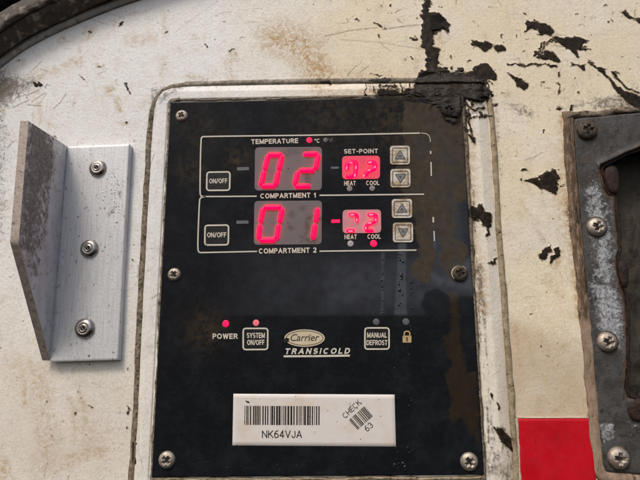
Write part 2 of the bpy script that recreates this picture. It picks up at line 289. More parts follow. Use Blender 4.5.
MUD = [ # brown dried film on the panel
    Q(380, 190, 4, (60, -120), (350, -420), (350, 30), (302, 62), (296, 190), (352, 222), (342, 262), (332, 330), (300, 372), (240, 300), (234, 270), (250, 230), (246, 215), (226, 180), (211, 180), (221, 230), (216, 320), (190, 372), (140, 360), (120, 310), (150, 268), (155, 215), (140, 200), (136, 110), (105, 80)),
    dict(k=.80, soft=5, s=Q(380, 290, 4, (300, 20), (320, 80), (330, 200), (350, 330), (392, 360), (398, 480), (270, 480), (286, 440), (266, 410), (261, 340), (291, 290), (250, 260), (250, 200), (270, 150), (286, 80))),
    dict(k=.80, soft=5, s=Q(380, 370, 4, (262, 0), (392, 0), (402, 180), (402, 310), (350, 250), (330, 200), (290, 215), (250, 205), (275, 150), (286, 120), (266, 85))),
    (Q(380, 190, 4, (300, 420), (292, 480)), 4), Q(380, 80, 4, (100, 90), (330, 90), (345, 480), (180, 480), (110, 440), (125, 330), (90, 250)),
]
FILM = [dict(s=[(260, 262), (340, 256), (340, 314), (250, 314)], soft=40, k=.5), dict(s=[(322, 256), (465, 256), (468, 314), (318, 314)], soft=16, k=.70), dict(s=[(418, 120), (462, 110), (470, 300), (430, 290)], soft=14, k=.8), dict(s=[(452, 262), (472, 258), (474, 292), (446, 286)], soft=9, k=1.7), dict(s=[(424, 262), (452, 280), (440, 290), (420, 276)], soft=7, k=1.2),  # grey dried water film, with bluish reflections painted in as colour
        dict(s=[(399, 235), (406, 235), (407, 315), (394, 315)], soft=1.2, k=1.35), dict(s=[(381, 252), (385, 252), (384, 315), (380, 315)], soft=1.2, k=1.15), dict(s=(Q(380, 190, 4, (215, 100), (218, 235)), 2.5), soft=3, k=1.3), dict(s=[(152, 471), (400, 473), (400, 480), (152, 480)], soft=3, k=.9),
        dict(s=[(416, 150), (470, 148), (470, 153), (416, 156)], soft=3, k=.9)]
DARK = [Q(320, 245, 4, (420, 190), (470, 172), (520, 205), (640, 210), (640, 290), (-900, 290), (-900, 282), (430, 282), (405, 240)), [(150, 315.6), (480, 316.4), (490, 480), (150, 480)]]  # first: dark silhouette of the painted reflection; second: lower dark band
def panel_attrs(X, Y):
    film = cover(X, Y, FILM, 6) * (1 - np.clip(cover(X, Y, DARK[1:], .5), 0, 1)) * (1 - .8 * cover(X, Y, DARK[:1], 1.5)) 
    brown = np.zeros(X.shape)
    for (x, y, r, k) in ((237, 158, 14, .5), (190, 170, 16, .4), (205, 330, 20, .45), (200, 130, 26, .25), (330, 110, 40, .3), (405, 152, 14, .7), (405, 180, 12, .8), (408, 205, 12, .8), (390, 120, 30, .5)):
        brown = np.maximum(brown, k * np.exp(-((X - x) ** 2 + (Y - y) ** 2) / r ** 2))
    return dict(tar=cover(X, Y, TAR, 2.6), mud=cover(*warp(X, Y), MUD, 4), film=np.clip(film, 0, 1.3), brown=brown, low=np.clip((Y - 285) / 25, 0, 1))

# ------------------------------------------------------------------ materials (all procedural)
class NT:
    def __init__(s, name):
        s.m = bpy.data.materials.new(name); s.m.use_nodes = True; s.t = s.m.node_tree
        s.b = s.t.nodes['Principled BSDF']; g = s.t.nodes.new('ShaderNodeNewGeometry')
        v = s.t.nodes.new('ShaderNodeVectorMath'); v.operation = 'SCALE'; v.inputs[3].default_value = 1 / PX
        s.t.links.new(g.outputs['Position'], v.inputs[0]); s.pos = v.outputs[0]
    def set(s, sock, v):
        if isinstance(v, bpy.types.NodeSocket): s.t.links.new(v, sock)
        elif isinstance(v, (tuple, list)) and sock.type == 'RGBA' and len(v) == 3: sock.default_value = (*v, 1)
        else: sock.default_value = v
    def noise(s, scale, detail=4, rough=.55, dist=0, vec=None, stretch=None, rot=None):
        n = s.t.nodes.new('ShaderNodeTexNoise'); vec = vec or s.pos
        if stretch or rot:
            mp = s.t.nodes.new('ShaderNodeMapping'); s.t.links.new(vec, mp.inputs[0])
            if stretch: mp.inputs['Scale'].default_value = stretch
            if rot: mp.inputs['Rotation'].default_value = rot
            vec = mp.outputs[0]
        s.t.links.new(vec, n.inputs['Vector'])
        n.inputs['Scale'].default_value = scale; n.inputs['Detail'].default_value = detail
        n.inputs['Roughness'].default_value = rough; n.inputs['Distortion'].default_value = dist
        return n.outputs[0]
    def voronoi(s, scale, out=0):
        n = s.t.nodes.new('ShaderNodeTexVoronoi'); s.t.links.new(s.pos, n.inputs['Vector']); n.inputs['Scale'].default_value = scale
        return n.outputs[out]
    def attr(s, name):
        n = s.t.nodes.new('ShaderNodeAttribute'); n.attribute_name = name; return n.outputs['Fac']
    def math(s, op, a, b=0.0, clamp=False):
        n = s.t.nodes.new('ShaderNodeMath'); n.operation = op; n.use_clamp = clamp
        s.set(n.inputs[0], a); s.set(n.inputs[1], b); return n.outputs[0]
    def ramp(s, v, a, b, lo=0., hi=1.):
        n = s.t.nodes.new('ShaderNodeMapRange'); n.interpolation_type = 'SMOOTHSTEP'
        s.set(n.inputs[0], v); n.inputs[1].default_value = a; n.inputs[2].default_value = b; n.inputs[3].default_value = lo; n.inputs[4].default_value = hi
        return n.outputs[0]
    def mix(s, f, a, b, mode='MIX'):
        n = s.t.nodes.new('ShaderNodeMix'); n.data_type = 'RGBA'; n.blend_type = mode
        s.set(n.inputs[0], f); s.set(n.inputs[6], a); s.set(n.inputs[7], b); return n.outputs[2]
    def fmix(s, f, a, b):
        n = s.t.nodes.new('ShaderNodeMix'); s.set(n.inputs[0], f); s.set(n.inputs[2], a); s.set(n.inputs[3], b); return n.outputs[0]
    def edge(s, mask, amp=.5, scale=.25, a=.46, b=.56, **k):
        """ragged but crisp edge from a soft mask"""
        n = s.noise(scale, 5, .65, **k)
        v = s.math('MULTIPLY', s.math('SUBTRACT', n, .5), amp * 2)
        return s.ramp(s.math('ADD', mask, s.math('MULTIPLY', v, s.ramp(mask, .02, .25))), a, b)
    def out(s, col, rough=.5, metal=0., spec=.5, height=None, bump=.3, dist=None):
        s.set(s.b.inputs['Base Color'], col); s.set(s.b.inputs['Roughness'], rough); s.set(s.b.inputs['Metallic'], metal); s.set(s.b.inputs['Specular IOR Level'], spec)
        if height is not None:
            n = s.t.nodes.new('ShaderNodeBump'); n.inputs['Strength'].default_value = bump; n.inputs['Distance'].default_value = dist or PX
            s.t.links.new(height, n.inputs['Height']); s.t.links.new(n.outputs[0], s.b.inputs['Normal'])
        return s.m

def paint_material(name, white=(.80, .795, .785), cream=(.80, .695, .505), dirty=1.0):
    s = NT(name)
    big = s.noise(.018, 4, .6); med = s.noise(.07, 5, .6); fine = s.noise(.55, 4, .65); pepper = s.noise(.9, 2, .5)
    yel = s.math('ADD', s.attr('yel'), s.math('MULTIPLY', s.math('SUBTRACT', big, .5), .5), True)
    c = s.mix(yel, white, cream)
    c = s.mix(s.ramp(med, .42, .75, 0, .30), c, (.60, .53, .43))
    c = s.mix(s.math('MULTIPLY', s.ramp(fine, .46, .68, 0, .34), s.ramp(big, .35, .65, .25, 1.0)), c, (.42, .37, .31))                       # mottled dust
    c = s.mix(s.ramp(s.noise(.25, 5, .7), .56, .66, 0, .30 * dirty), c, (.50, .43, .33))
    for sc, st, ro, th, k in ((.05, (1, 1, 9), .5, .63, .45), (.045, (9, 1, 1), .35, .64, .4), (.06, (1, 1, 14), -.7, .66, .4)):
        c = s.mix(s.ramp(s.noise(sc, 5, .6, .6, stretch=st, rot=(0, ro, 0)), th, th + .05, 0, k * dirty), c, (.36, .27, .18))   # rubbed scratches
    c = s.mix(s.ramp(s.noise(.05, 4, .6, .4, stretch=(1, 1, 16), rot=(0, .9, 0)), .66, .7, 0, .5), c, (.82, .78, .70))
    c = s.mix(s.math('MULTIPLY', s.ramp(pepper, .67, .72), s.ramp(s.noise(.035, 3), .40, .62, 0, .85)), c, (.10, .075, .05))   # pepper specks
    v = s.voronoi(.085)
    c = s.mix(s.math('MULTIPLY', s.ramp(s.math('ADD', v, s.math('MULTIPLY', s.noise(.6, 2), .10)), .145, .10), s.ramp(s.noise(.03, 2), .48, .56, 0, .8)), c, (.07, .05, .035))
    # fine plaster-like grain and tan flecks
    c = s.mix(s.ramp(s.noise(.38, 3, .8), .48, .62, 0, .20), c, (.52, .47, .40)); c = s.mix(s.math('MULTIPLY', s.ramp(s.noise(.21, 6, .8), .54, .63, 0, .55), s.ramp(s.noise(.028, 4, .6), .45, .62)), c, (.48, .37, .22))
    c = s.mix(s.math('MULTIPLY', s.ramp(s.noise(.085, 7, .8, 1.5), .56, .64, 0, .40), s.ramp(s.noise(.02, 3, .6), .42, .60)), c, (.50, .42, .31))
    c = s.mix(s.ramp(s.noise(.12, 6, .75), .56, .66, 0, .5), c, (.84, .82, .78))
    c = s.mix(s.math('MULTIPLY', s.ramp(s.noise(.62, 4, .8), .60, .66), s.ramp(s.noise(.045, 4, .7), .36, .60, .12, .8)), c, (.20, .15, .10))
    c = s.mix(s.math('MULTIPLY', s.ramp(s.attr('scr'), .25, .75), s.ramp(s.noise(.3, 4, .7), .30, .6, .2, .95)), c, (.17, .11, .065))
    c = s.mix(s.math('MULTIPLY', s.attr('tan'), s.ramp(s.noise(.03, 5, .6), .2, .7, .38, .75)), c, (.50, .38, .25))  # at lower right this paints a soft shadow into the colour
    st = s.attr('stain'); stn = s.math('MULTIPLY', st, s.ramp(s.noise(.17, 7, .85, .8), .42, .58, .06, 1.35), True)
    c = s.mix(stn, c, s.mix(s.ramp(s.noise(.15, 4), .35, .65), (.40, .23, .07), (.50, .36, .19)))
    gr = s.attr('grime'); g = s.ramp(s.math('ADD', gr, s.math('MULTIPLY', s.math('SUBTRACT', s.noise(.22, 6, .75, .8), .5), s.ramp(gr, .05, .4, 0, 1.5))), .38, .85)
    c = s.mix(s.math('MULTIPLY', g, .9), c, (.10, .075, .05))
    tar = s.edge(s.attr('tar'), .66, .30, .42, .56, dist=1.2, stretch=(.55, 1, 1.3), rot=(0, .35, 0))
    # slivers of paint left standing in the tar
    sl = s.math('MULTIPLY', tar, s.ramp(s.noise(.16, 5, .7, 1.2, stretch=(1, 1, 3.0), rot=(0, .6, 0)),   .71, .67))
    hl = s.ramp(s.math('ADD', s.attr('tar'), s.math('MULTIPLY', s.math('SUBTRACT', s.noise(.35, 5, .75), .5), .4)), .26, .50, 0, .8)
    c = s.mix(hl, c, (.20, .135, .07))
    c = s.mix(sl, c, s.mix(s.ramp(s.noise(.2, 5, .7), .35, .7), (.012, .009, .006), (.040, .028, .018)))
    h = s.math('ADD', s.math('MULTIPLY', s.noise(.3, 5, .6), .7), s.math('MULTIPLY', sl, .9))
    h = s.math('SUBTRACT', h, s.math('MULTIPLY', g, .4))
    return s.out(c, s.fmix(sl, s.ramp(fine, .3, .7, .42, .62), .6), spec=s.fmix(sl, .35, .12), height=h, bump=.65)

def panel_material(name):
    s = NT(name)
    sm = s.noise(.06, 6, .7); scr = s.noise(.06, 5, .65, .8, stretch=(1, 1, 7), rot=(0, .55, 0))
    c = s.mix(s.ramp(sm, .4, .8), (.0085, .0095, .0115), (.016, .018, .0215))
    c = s.mix(s.ramp(scr, .56, .74, 0, .45), c, (.028, .027, .026))
    c = s.mix(s.math('MULTIPLY', s.attr('brown'), s.ramp(s.noise(.2, 5, .7), .35, .7)), c, (.10, .07, .035))
    fl = s.attr('film'); fn = s.math('MULTIPLY', fl, s.ramp(s.noise(.09, 5, .6), .25, .7, .6, 1.1))
    c = s.mix(s.math('MULTIPLY', fn, .85, True), c, (.062, .067, .080))  # water film and painted reflections share this blue-grey
    mud = s.edge(s.attr('mud'), .55, .10, .36, .66, dist=.8)
    mud = s.math('MULTIPLY', mud, s.ramp(s.noise(.07, 6, .7, .5, stretch=(1.6, 1, .8)), .30, .62, .45, 1))
    c = s.mix(mud, c, s.mix(s.noise(.15, 5), s.mix(s.ramp(s.attr('low'), .2, .8), (.030, .023, .015), (.019, .0135, .008)), s.mix(s.ramp(s.attr('low'), .2, .8), (.088, .070, .050), (.034, .024, .015))))
    tar = s.edge(s.attr('tar'), .66, .30, .42, .56, dist=1.2, stretch=(.55, 1, 1.3), rot=(0, .35, 0))
    c = s.mix(tar, c, (.022, .017, .012))
    sp = s.math('MULTIPLY', s.ramp(s.noise(.8, 2), .70, .74), s.ramp(s.noise(.04, 2), .45, .6))
    c = s.mix(s.math('MULTIPLY', sp, .5), c, (.12, .11, .10))
    r = s.fmix(mud, s.fmix(s.math('MINIMUM', fl, 1.), s.ramp(sm, .3, .8, .22, .38), .5), .55)
    h = s.math('ADD', s.math('MULTIPLY', mud, .25), s.math('ADD', s.math('MULTIPLY', tar, .9), s.math('MULTIPLY', s.noise(.25, 5, .6), .35)))
    return s.out(c, r, spec=.06, height=h, bump=.35)

def simple(name, c1, c2, scale=.3, rough=(.4, .6), metal=0., spec=.4, bump=.3, stretch=None, dirt=None, dirt_t=.6, bscale=None, tar=False):
    s = NT(name); n = s.noise(scale, 5, .65, stretch=stretch)
    c = s.mix(s.ramp(n, .35, .68), c1, c2); r = s.ramp(n, .3, .7, *rough); me = metal
    if dirt is not None:
        d = s.ramp(s.noise(scale * .8, 6, .7, .5, stretch=stretch), dirt_t, dirt_t + .12); c = s.mix(d, c, dirt); me = s.math('MULTIPLY', s.math('SUBTRACT', 1., d), metal)
        r = s.fmix(d, r, .75)
    if tar:
        c = s.mix(s.math('MULTIPLY', s.attr('stain'), s.ramp(s.noise(.2, 6, .75, stretch=(2.2, 1, .5)), .36, .56, .1, 1.1), True), c, (.085, .052, .026))
        c = s.mix(s.ramp(s.math('ADD', s.attr('tar'), s.math('MULTIPLY', s.math('SUBTRACT', s.noise(.25, 5, .7), .5), .5)), .42, .52), c, (.022, .016, .011))
    return s.out(c, r, me, spec, s.noise(bscale or scale * 2, 5, .65), bump)

def print_material(name, col, worn=.62, wear_col=(.03, .027, .022), scale=.35):
    s = NT(name)
    c = s.mix(s.ramp(s.noise(scale, 4, .7), worn, worn + .10, 0, .9), s.mix(s.noise(.12), col, tuple(x * y for x, y in zip(col, (.86, .78, .62)))), wear_col)
    return s.out(c, .5, spec=.2)

def glow_material(name, col, strength, base=None):
    s = NT(name); s.set(s.b.inputs['Emission Color'], col); s.b.inputs['Emission Strength'].default_value = strength
    return s.out(base or col, .4, spec=.2)

M = {}
M['paint'] = paint_material('chipped_paint')
M['frame'] = paint_material('frame_paint', (.78, .775, .765), (.82, .75, .62), .8)
M['panel'] = panel_material('panel_face')
M['sealant'] = simple('dirty_sealant', (.13, .098, .064), (.30, .245, .17), .25, (.5, .8), bump=.8, dirt=(.045, .032, .02), dirt_t=.5, tar=True)
M['seal_pale'] = simple('pale_sealant', (.34, .30, .24), (.16, .13, .10), .22, (.5, .8), bump=.8, dirt=(.09, .07, .05), dirt_t=.56, tar=True)
M['seal_tan'] = simple('tan_sealant', (.33, .235, .165), (.22, .15, .10), .14, (.55, .8), bump=.5, stretch=(1.8, 1, .45), dirt=(.07, .045, .03), dirt_t=.57, tar=True)
M['seal_olive'] = simple('olive_sealant', (.24, .18, .10), (.40, .33, .22), .2, (.45, .7), bump=.8, dirt=(.07, .05, .025), dirt_t=.55, tar=True)
M['rubber'] = simple('muddy_rubber', (.045, .035, .025), (.090, .070, .050), .12, (.55, .8), bump=.9, dirt=(.24, .21, .175), dirt_t=.52)
M['lip'] = simple('grey_lip', (.30, .27, .235), (.42, .385, .34), .12, (.5, .7), bump=.4, dirt=(.12, .095, .07), dirt_t=.55)
M['black'] = simple('black_rubber', (.006, .006, .006), (.012, .011, .010), .2, (.6, .8))
M['screw'] = simple('worn_screw_steel', (.50, .44, .38), (.34, .28, .22), .35, (.42, .58), metal=.75, bump=.4, dirt=(.10, .065, .035), dirt_t=.58)
M['screw_dark'] = simple('muddy_screw', (.07, .052, .035), (.13, .10, .07), .4, (.45, .7), metal=.3, bump=1.0, dirt=(.02, .014, .010), dirt_t=.5)  # also colours the painted shadow rings round the latch screws
M['screw_tar'] = simple('tarred_screw', (.012, .010, .008), (.030, .023, .016), .4, (.4, .7), spec=.3, bump=1.2, dirt=(.30, .27, .23), dirt_t=.66)
M['worn_rim'] = simple('worn_bright_rim', (.50, .45, .38), (.30, .26, .2), .4)
M['slot'] = simple('dark_slot', (.012, .009, .007), (.02, .016, .012), .5, (.7, .9))
M['lettering'] = print_material('worn_white_print', (.66, .63, .58), .62)
M['faded'] = print_material('nearly_gone_print', (.16, .15, .14), .45)
M['line'] = print_material('white_line_print', (.60, .58, .54), .66)
M['brown_line'] = print_material('muddied_line_print', (.35, .30, .22), .55)
M['button_black'] = simple('button_black', (.011, .011, .012), (.018, .018, .018), .2, (.3, .45), spec=.2)
def cream_button():
    s = NT('button_cream'); n = s.noise(.12, 5, .7); c = s.mix(s.ramp(n, .42, .60, 0, .85), (.62, .57, .49), (.30, .20, .10))
    c = s.mix(s.ramp(s.noise(.5, 3), .64, .70, 0, .7), c, (.12, .09, .06)); return s.out(c, .5, spec=.3)
M['button_cream'] = cream_button()
M['button_line'] = print_material('button_dark_line', (.07, .06, .05), .8)
M['arrow'] = print_material('arrow_print', (.10, .11, .12), .8)
M['arrow_fill'] = print_material('arrow_fill_print', (.30, .31, .32), .75)
def window_material(name, base, dirt=.6, emit=None, st=0):
    s = NT(name); n = s.noise(.09, 6, .7, .5)
    c = s.mix(s.noise(.2), base, tuple(x * .8 for x in base))
    c = s.mix(s.math('MULTIPLY', s.attr('dirt'), s.ramp(s.noise(.22, 5, .7), .35, .55, .2, 1)), c, (.06, .045, .03))
    if emit:
        s.set(s.b.inputs['Emission Color'], s.mix(s.ramp(s.noise(.10, 3), .3, .7), emit, tuple(x * .8 for x in emit))); s.b.inputs['Emission Strength'].default_value = st
    return s.out(c, .35, spec=.25)
M['window'] = window_material('display_window', (.17, .145, .15))
M['window_red'] = window_material('lit_red_window', (.16, .03, .045), emit=(1., .075, .13), st=.52)
M['window_pink'] = window_material('lit_pink_window', (.30, .21, .23), emit=(1., .17, .22), st=.20)
M['digit'] = glow_material('red_led_segment', (1.0, .0004, .015), 6.0, (.02, .0, .0))
M['digit_core'] = glow_material('pink_led_core', (1.0, .16, .26), .75)
M['led_red'] = glow_material('lit_red_led', (1.0, .006, .055), 1.6, (.05, .0, .005))
M['led_dimred'] = glow_material('dim_red_led', (1.0, .10, .16), .34, (.4, .15, .15))
M['led_off'] = simple('unlit_led', (.26, .22, .22), (.18, .16, .16), .4, (.3, .5))
M['led_grey'] = simple('grey_led', (.11, .115, .12), (.085, .09, .09), .4, (.3, .5))
M['led_pale'] = simple('pale_led', (.42, .38, .38), (.34, .31, .31), .4, (.3, .5))
M['minus_grey'] = simple('unlit_minus', (.11, .115, .125), (.08, .085, .09), .4, (.3, .5))
def label_material():
    s = NT('label_paper'); c = s.mix(s.ramp(s.noise(.05, 5, .65), .45, .7), (.70, .655, .615), (.66, .58, .49))
    c = s.mix(s.ramp(s.noise(.09, 5, .7), .62, .72, 0, .45), c, (.45, .36, .24)); c = s.mix(s.ramp(s.noise(.7, 3), .70, .74, 0, .5), c, (.2, .16, .12))
    return s.out(c, .42, spec=.35, height=s.noise(.15, 4), bump=.15)
M['label'] = label_material()
M['ink'] = print_material('label_ink', (.022, .020, .020), .68, (.30, .27, .24), .3)
M['badge'] = print_material('badge_cream', (.62, .55, .42), .60, (.34, .24, .13), .2)
M['badge_ink'] = print_material('badge_ink', (.05, .045, .04), .9)
M['lock'] = print_material('lock_tan', (.50, .38, .20), .7)
def aluminium(name, dirt=.3, base=(.67, .67, .675)):
    s = NT(name); br = s.noise(.10, 4, .6, stretch=(6, 1, .35)); 
    c = s.mix(s.ramp(br, .35, .7), base, tuple(x * .82 for x in base))
    d = s.ramp(s.math('ADD', s.noise(.13, 7, .8, .6), s.math('MULTIPLY', s.attr('dirt'), .16)), .57, .74)
    c = s.mix(s.math('MULTIPLY', d, .85), c, s.mix(s.ramp(s.noise(.3, 5, .75), .35, .68), (.07, .055, .04), (.30, .26, .21)))
    pep = s.ramp(s.noise(.35, 3, .6, 0, stretch=(1, 1, .6)), .66, .70, 0, .8); c = s.mix(pep, c, (.10, .075, .055))
    m = s.math('MULTIPLY', s.math('SUBTRACT', 1., d), .25)
    return s.out(c, s.fmix(d, s.ramp(br, .3, .7, .40, .52), .75), m, .5, s.math('ADD', s.noise(.4, 4), d), .25)
M['alu'] = aluminium('dirty_aluminium')
M['alu_cut'] = simple('cut_edge_aluminium', (.36, .30, .26), (.48, .40, .34), .25, (.5, .7), metal=.3, bump=.5, dirt=(.16, .10, .07), dirt_t=.55)
def plate_material():
    s = NT('corroded_plate'); n = s.noise(.05, 6, .7, .4)
    c = s.mix(s.ramp(n, .35, .7), (.085, .082, .078), (.042, .036, .030))
    pale = s.math('ADD', s.attr('pale'), s.math('MULTIPLY', s.math('SUBTRACT', s.noise(.20, 7, .85, .5), .5), 2.0))
    c = s.mix(s.ramp(pale, .50, .78), c, s.mix(s.ramp(s.noise(.28, 6, .8), .38, .62), (.50, .515, .53), (.17, .172, .175)))
    rst = s.ramp(s.math('ADD', s.attr('rust'), s.math('MULTIPLY', s.math('SUBTRACT', s.noise(.14, 6, .7), .5), .9)), .48, .68)
    c = s.mix(rst, c, s.mix(s.noise(.2), (.055, .030, .018), (.12, .065, .035)))
    dk = s.math('MAXIMUM', s.ramp(s.noise(.34, 6, .8), .56, .66, 0, .85), s.ramp(s.noise(.12, 6, .8, .6), .54, .62, 0, .85)); c = s.mix(dk, c, (.03, .024, .018))
    return s.out(c, .55, .15, .4, s.noise(.3, 6, .7), .7)
M['plate'] = plate_material()
M['rust'] = simple('dark_rust', (.012, .006, .004), (.040, .017, .010), .2, (.6, .85), bump=1.0, dirt=(.11, .06, .035), dirt_t=.66)
M['recess'] = simple('recess_dark_brown', (.026, .021, .014), (.060, .048, .031), .10, (.6, .85), bump=1.2, stretch=(1.6, 1, .6), dirt=(.018, .013, .009), dirt_t=.52)
def tape_material():
    s = NT('red_reflective_tape'); c = s.mix(s.ramp(s.noise(.03, 4), .3, .7), (.56, .006, .016), (.48, .005, .012))
    c = s.mix(s.ramp(s.noise(.55, 3, .6), .67, .72, 0, .7), c, (.08, .012, .012)); c = s.mix(s.ramp(s.noise(.05, 5, .6, .4, stretch=(7, 1, 1), rot=(0, .1, 0)), .66, .70, 0, .6), c, (.15, .01, .012))
    c = s.mix(s.ramp(s.noise(.06, 6, .75, .8), .55, .72, 0, .45), c, (.30, .012, .016)); c = s.mix(s.ramp(s.noise(.09, 5, .65, .4, stretch=(1, 1, 9), rot=(0, .3, 0)), .66, .71, 0, .45), c, (.62, .10, .09))
    return s.out(c, s.ramp(s.noise(.08, 5), .3, .7, .32, .55), spec=.25, height=s.noise(.2, 4), bump=.15)
M['tape'] = tape_material()
M['tape_edge'] = simple('tape_pale_edge', (.60, .52, .42), (.45, .36, .26), .3)
def water():
    s = NT('water_drop'); s.b.inputs['Transmission Weight'].default_value = .0
    return s.out((.012, .012, .013), .08, spec=.5)
M['water'] = water()
def drop_clear():
    s = NT('clear_bead'); return s.out((.55, .56, .58), .12, .3, .6)
M['bead_clear'] = drop_clear()

# ------------------------------------------------------------------ shape builders
def bil(c, u, v):
    c = np.asarray(c, float); u = u[..., None]; v = v[..., None]
    return (c[0] * (1 - u) + c[1] * u) * (1 - v) + (c[3] * (1 - u) + c[2] * u) * v

def slab(name, corners, h, mat, parent, step=2.0, attrs=None, back=0.0, hfn=None, bevel=.0006, smooth=True):
    """a four-cornered sheet with real thickness down to height `back`, rounded over its rim"""
    c = np.asarray(corners, float)
    nu = max(2, int(np.hypot(*(c[1] - c[0])) / step) + 1); nv = max(2, int(np.hypot(*(c[3] - c[0])) / step) + 1)
    U, V = np.meshgrid(np.linspace(0, 1, nu), np.linspace(0, 1, nv)); xy = bil(c, U, V)
    U2 = np.pad(np.pad(xy, ((1, 1), (1, 1), (0, 0)), 'edge'), ((1, 1), (1, 1), (0, 0)), 'edge')
    Hh = np.full(U2.shape[:2], float(h))
    if hfn is not None: Hh += hfn(U2[..., 0], U2[..., 1])
    Hh[1, :] -= bevel; Hh[-2, :] -= bevel; Hh[:, 1] -= bevel; Hh[:, -2] -= bevel
    ctr = c.mean(0); grow = bevel / PX * .7
    d = U2 - ctr; ring = np.zeros(U2.shape[:2], bool); ring[:2] = ring[-2:] = True; ring[:, :2] = ring[:, -2:] = True
    U2 = U2 + np.where(ring[..., None], np.sign(d) * grow * (np.abs(d) > .3 * np.abs(d).max(axis=(0, 1))), 0)
    Hh[0, :] = Hh[-1, :] = back; Hh[:, 0] = Hh[:, -1] = back
    # the skirt goes straight back: keep the wall footprint of the rim
    base = P(U2[..., 0], U2[..., 1], h)
    v = P(U2[..., 0], U2[..., 1], Hh)
    for sl in (np.s_[0, :], np.s_[-1, :], np.s_[:, 0], np.s_[:, -1], np.s_[1, :], np.s_[-2, :], np.s_[:, 1], np.s_[:, -2]):
        q = base[sl].copy(); q[..., 1] = -Hh[sl]; v[sl] = q
    a = {k: f for k, f in attrs(U2[..., 0], U2[..., 1]).items()} if attrs else None
    return mk(name, v, grid_faces(U2.shape[1], U2.shape[0]), mat, parent, a, smooth)

def strip(name, A, B, nu, hf, mat, parent, attrs=None, closed=False):
    """surface between two matched outlines; hf(u, X, Y) gives the height across it"""
    A = np.asarray(A); B = np.asarray(B); u = np.linspace(0, 1, nu)[None, :, None]
    xy = A[:, None] * (1 - u) + B[:, None] * u
    Uu = np.broadcast_to(u[..., 0], xy.shape[:2])
    v = P(xy[..., 0], xy[..., 1], hf(Uu, xy[..., 0], xy[..., 1]))
    return mk(name, v, grid_faces(nu, len(A), closed), mat, parent, attrs(xy[..., 0], xy[..., 1]) if attrs else None, True)

def tube(name, pts, rad, h, mat, parent, seg=8, step=1.5, jit=.25, flat=.7, seed=1, period=7, shift=.0, closed=False):
    """a bead laid along a path on the wall; rad in photo pixels (number or per point)"""
    pts = np.asarray(pts, float); r = np.full(len(pts), float(rad)) if np.isscalar(rad) else np.asarray(rad, float)
    hh = np.full(len(pts), float(h)) if np.isscalar(h) else np.asarray(h, float)
    p = resample(np.column_stack([pts, r, hh]), step=step, closed=closed); n = len(p)
    c = P(p[:, 0], p[:, 1], p[:, 3])
    if closed: t = np.roll(c, -1, 0) - np.roll(c, 1, 0)
    else: t = np.gradient(c, axis=0)
    t /= np.linalg.norm(t, axis=1)[:, None]; out = np.array([0., -1., 0.]); side = np.cross(t, out); side /= np.linalg.norm(side, axis=1)[:, None]
    c = c + side * (snoise(n, 14, seed + 50) * shift * PX)[:, None]
    ang = np.linspace(0, 2 * math.pi, seg, endpoint=False); V = np.zeros((n, seg, 3))
    for k, a in enumerate(ang):
        rr = p[:, 2] * PX * (1 + jit * snoise(n, period, seed * 31 + k) + .4 * jit * snoise(n, 2.2, seed * 17 + k))
        V[:, k] = c + side * (rr * math.cos(a))[:, None] + out * (rr * math.sin(a) * flat)[:, None]
    idx = np.arange(n * seg).reshape(n, seg); idx = np.hstack([idx, idx[:, :1]])
    if closed: idx = np.vstack([idx, idx[:1]])
    f = np.stack([idx[:-1, :-1], idx[:-1, 1:], idx[1:, 1:], idx[1:, :-1]], -1).reshape(-1, 4)
    t2 = np.gradient(p[:, :2], axis=0); t2 /= np.hypot(*t2.T)[:, None] + 1e-9; k_ = p[:, 2][:, None] * np.cos(ang)[None]
    vx, vy = p[:, 0][:, None] - t2[:, 1][:, None] * k_, p[:, 1][:, None] + t2[:, 0][:, None] * k_
    return mk(name, V, f, mat, parent, dict(tar=cover(vx, vy, TAR, 2.2), stain=cover(vx, vy, STAIN, 5)), True)

def ribbon(name, pts, w, h, mat, parent, closed=False, smooth=0, thick=.00012):
    """a printed line of width w px"""
    if smooth: pts = smooth_path(pts, smooth, closed)
    p = np.asarray(pts, float); n = len(p)
    if closed: t = np.roll(p, -1, 0) - np.roll(p, 1, 0)
    else: t = np.gradient(p, axis=0)
    t /= np.hypot(t[:, 0], t[:, 1])[:, None] + 1e-9; nn = np.column_stack([-t[:, 1], t[:, 0]]) * w / 2
    L, Rr = p + nn, p - nn
    v = np.concatenate([P(L[:, 0], L[:, 1], h), P(Rr[:, 0], Rr[:, 1], h)])
    m = n if closed else n - 1
    f = [(i, (i + 1) % n, n + (i + 1) % n, n + i) for i in range(m)]
    return v, f

def rrect(c, r, n=5):
    """rounded outline of a four-cornered patch (clockwise in the photo)"""
    c = np.asarray(c, float); out = []
    for i in range(4):
        p, a, b = c[i], c[i - 1], c[(i + 1) % 4]; da = (a - p) / np.hypot(*(a - p)); db = (b - p) / np.hypot(*(b - p))
        for t in np.linspace(0, 1, n):
            q0, q1 = p + da * r, p + db * r
            out.append((1 - t) ** 2 * q0 + 2 * t * (1 - t) * p + t * t * q1)
    return np.array(out)

def poly(name, outline, h, mat, parent, base=None, crown=0.0):
    """filled flat shape; with base it gets sides down to that height"""
    o = np.asarray(outline, float); n = len(o); top = P(o[:, 0], o[:, 1], h); v = [top]; f = [tuple(range(n))]
    if base is not None:
        lo = top.copy(); lo[:, 1] = -base; v.append(lo)
        f += [(i, n + i, n + (i + 1) % n, (i + 1) % n) for i in range(n)]
    return mk(name, np.concatenate(v), f, mat, parent)

def lines(name, parts, mat, parent):
    """several printed strokes that belong to one printed mark"""
    V, Fc, k = [], [], 0
    for v, f in parts:
        V.append(v); Fc += [tuple(i + k for i in q) for q in f]; k += len(v)
    return mk(name, np.concatenate(V), Fc, mat, parent)

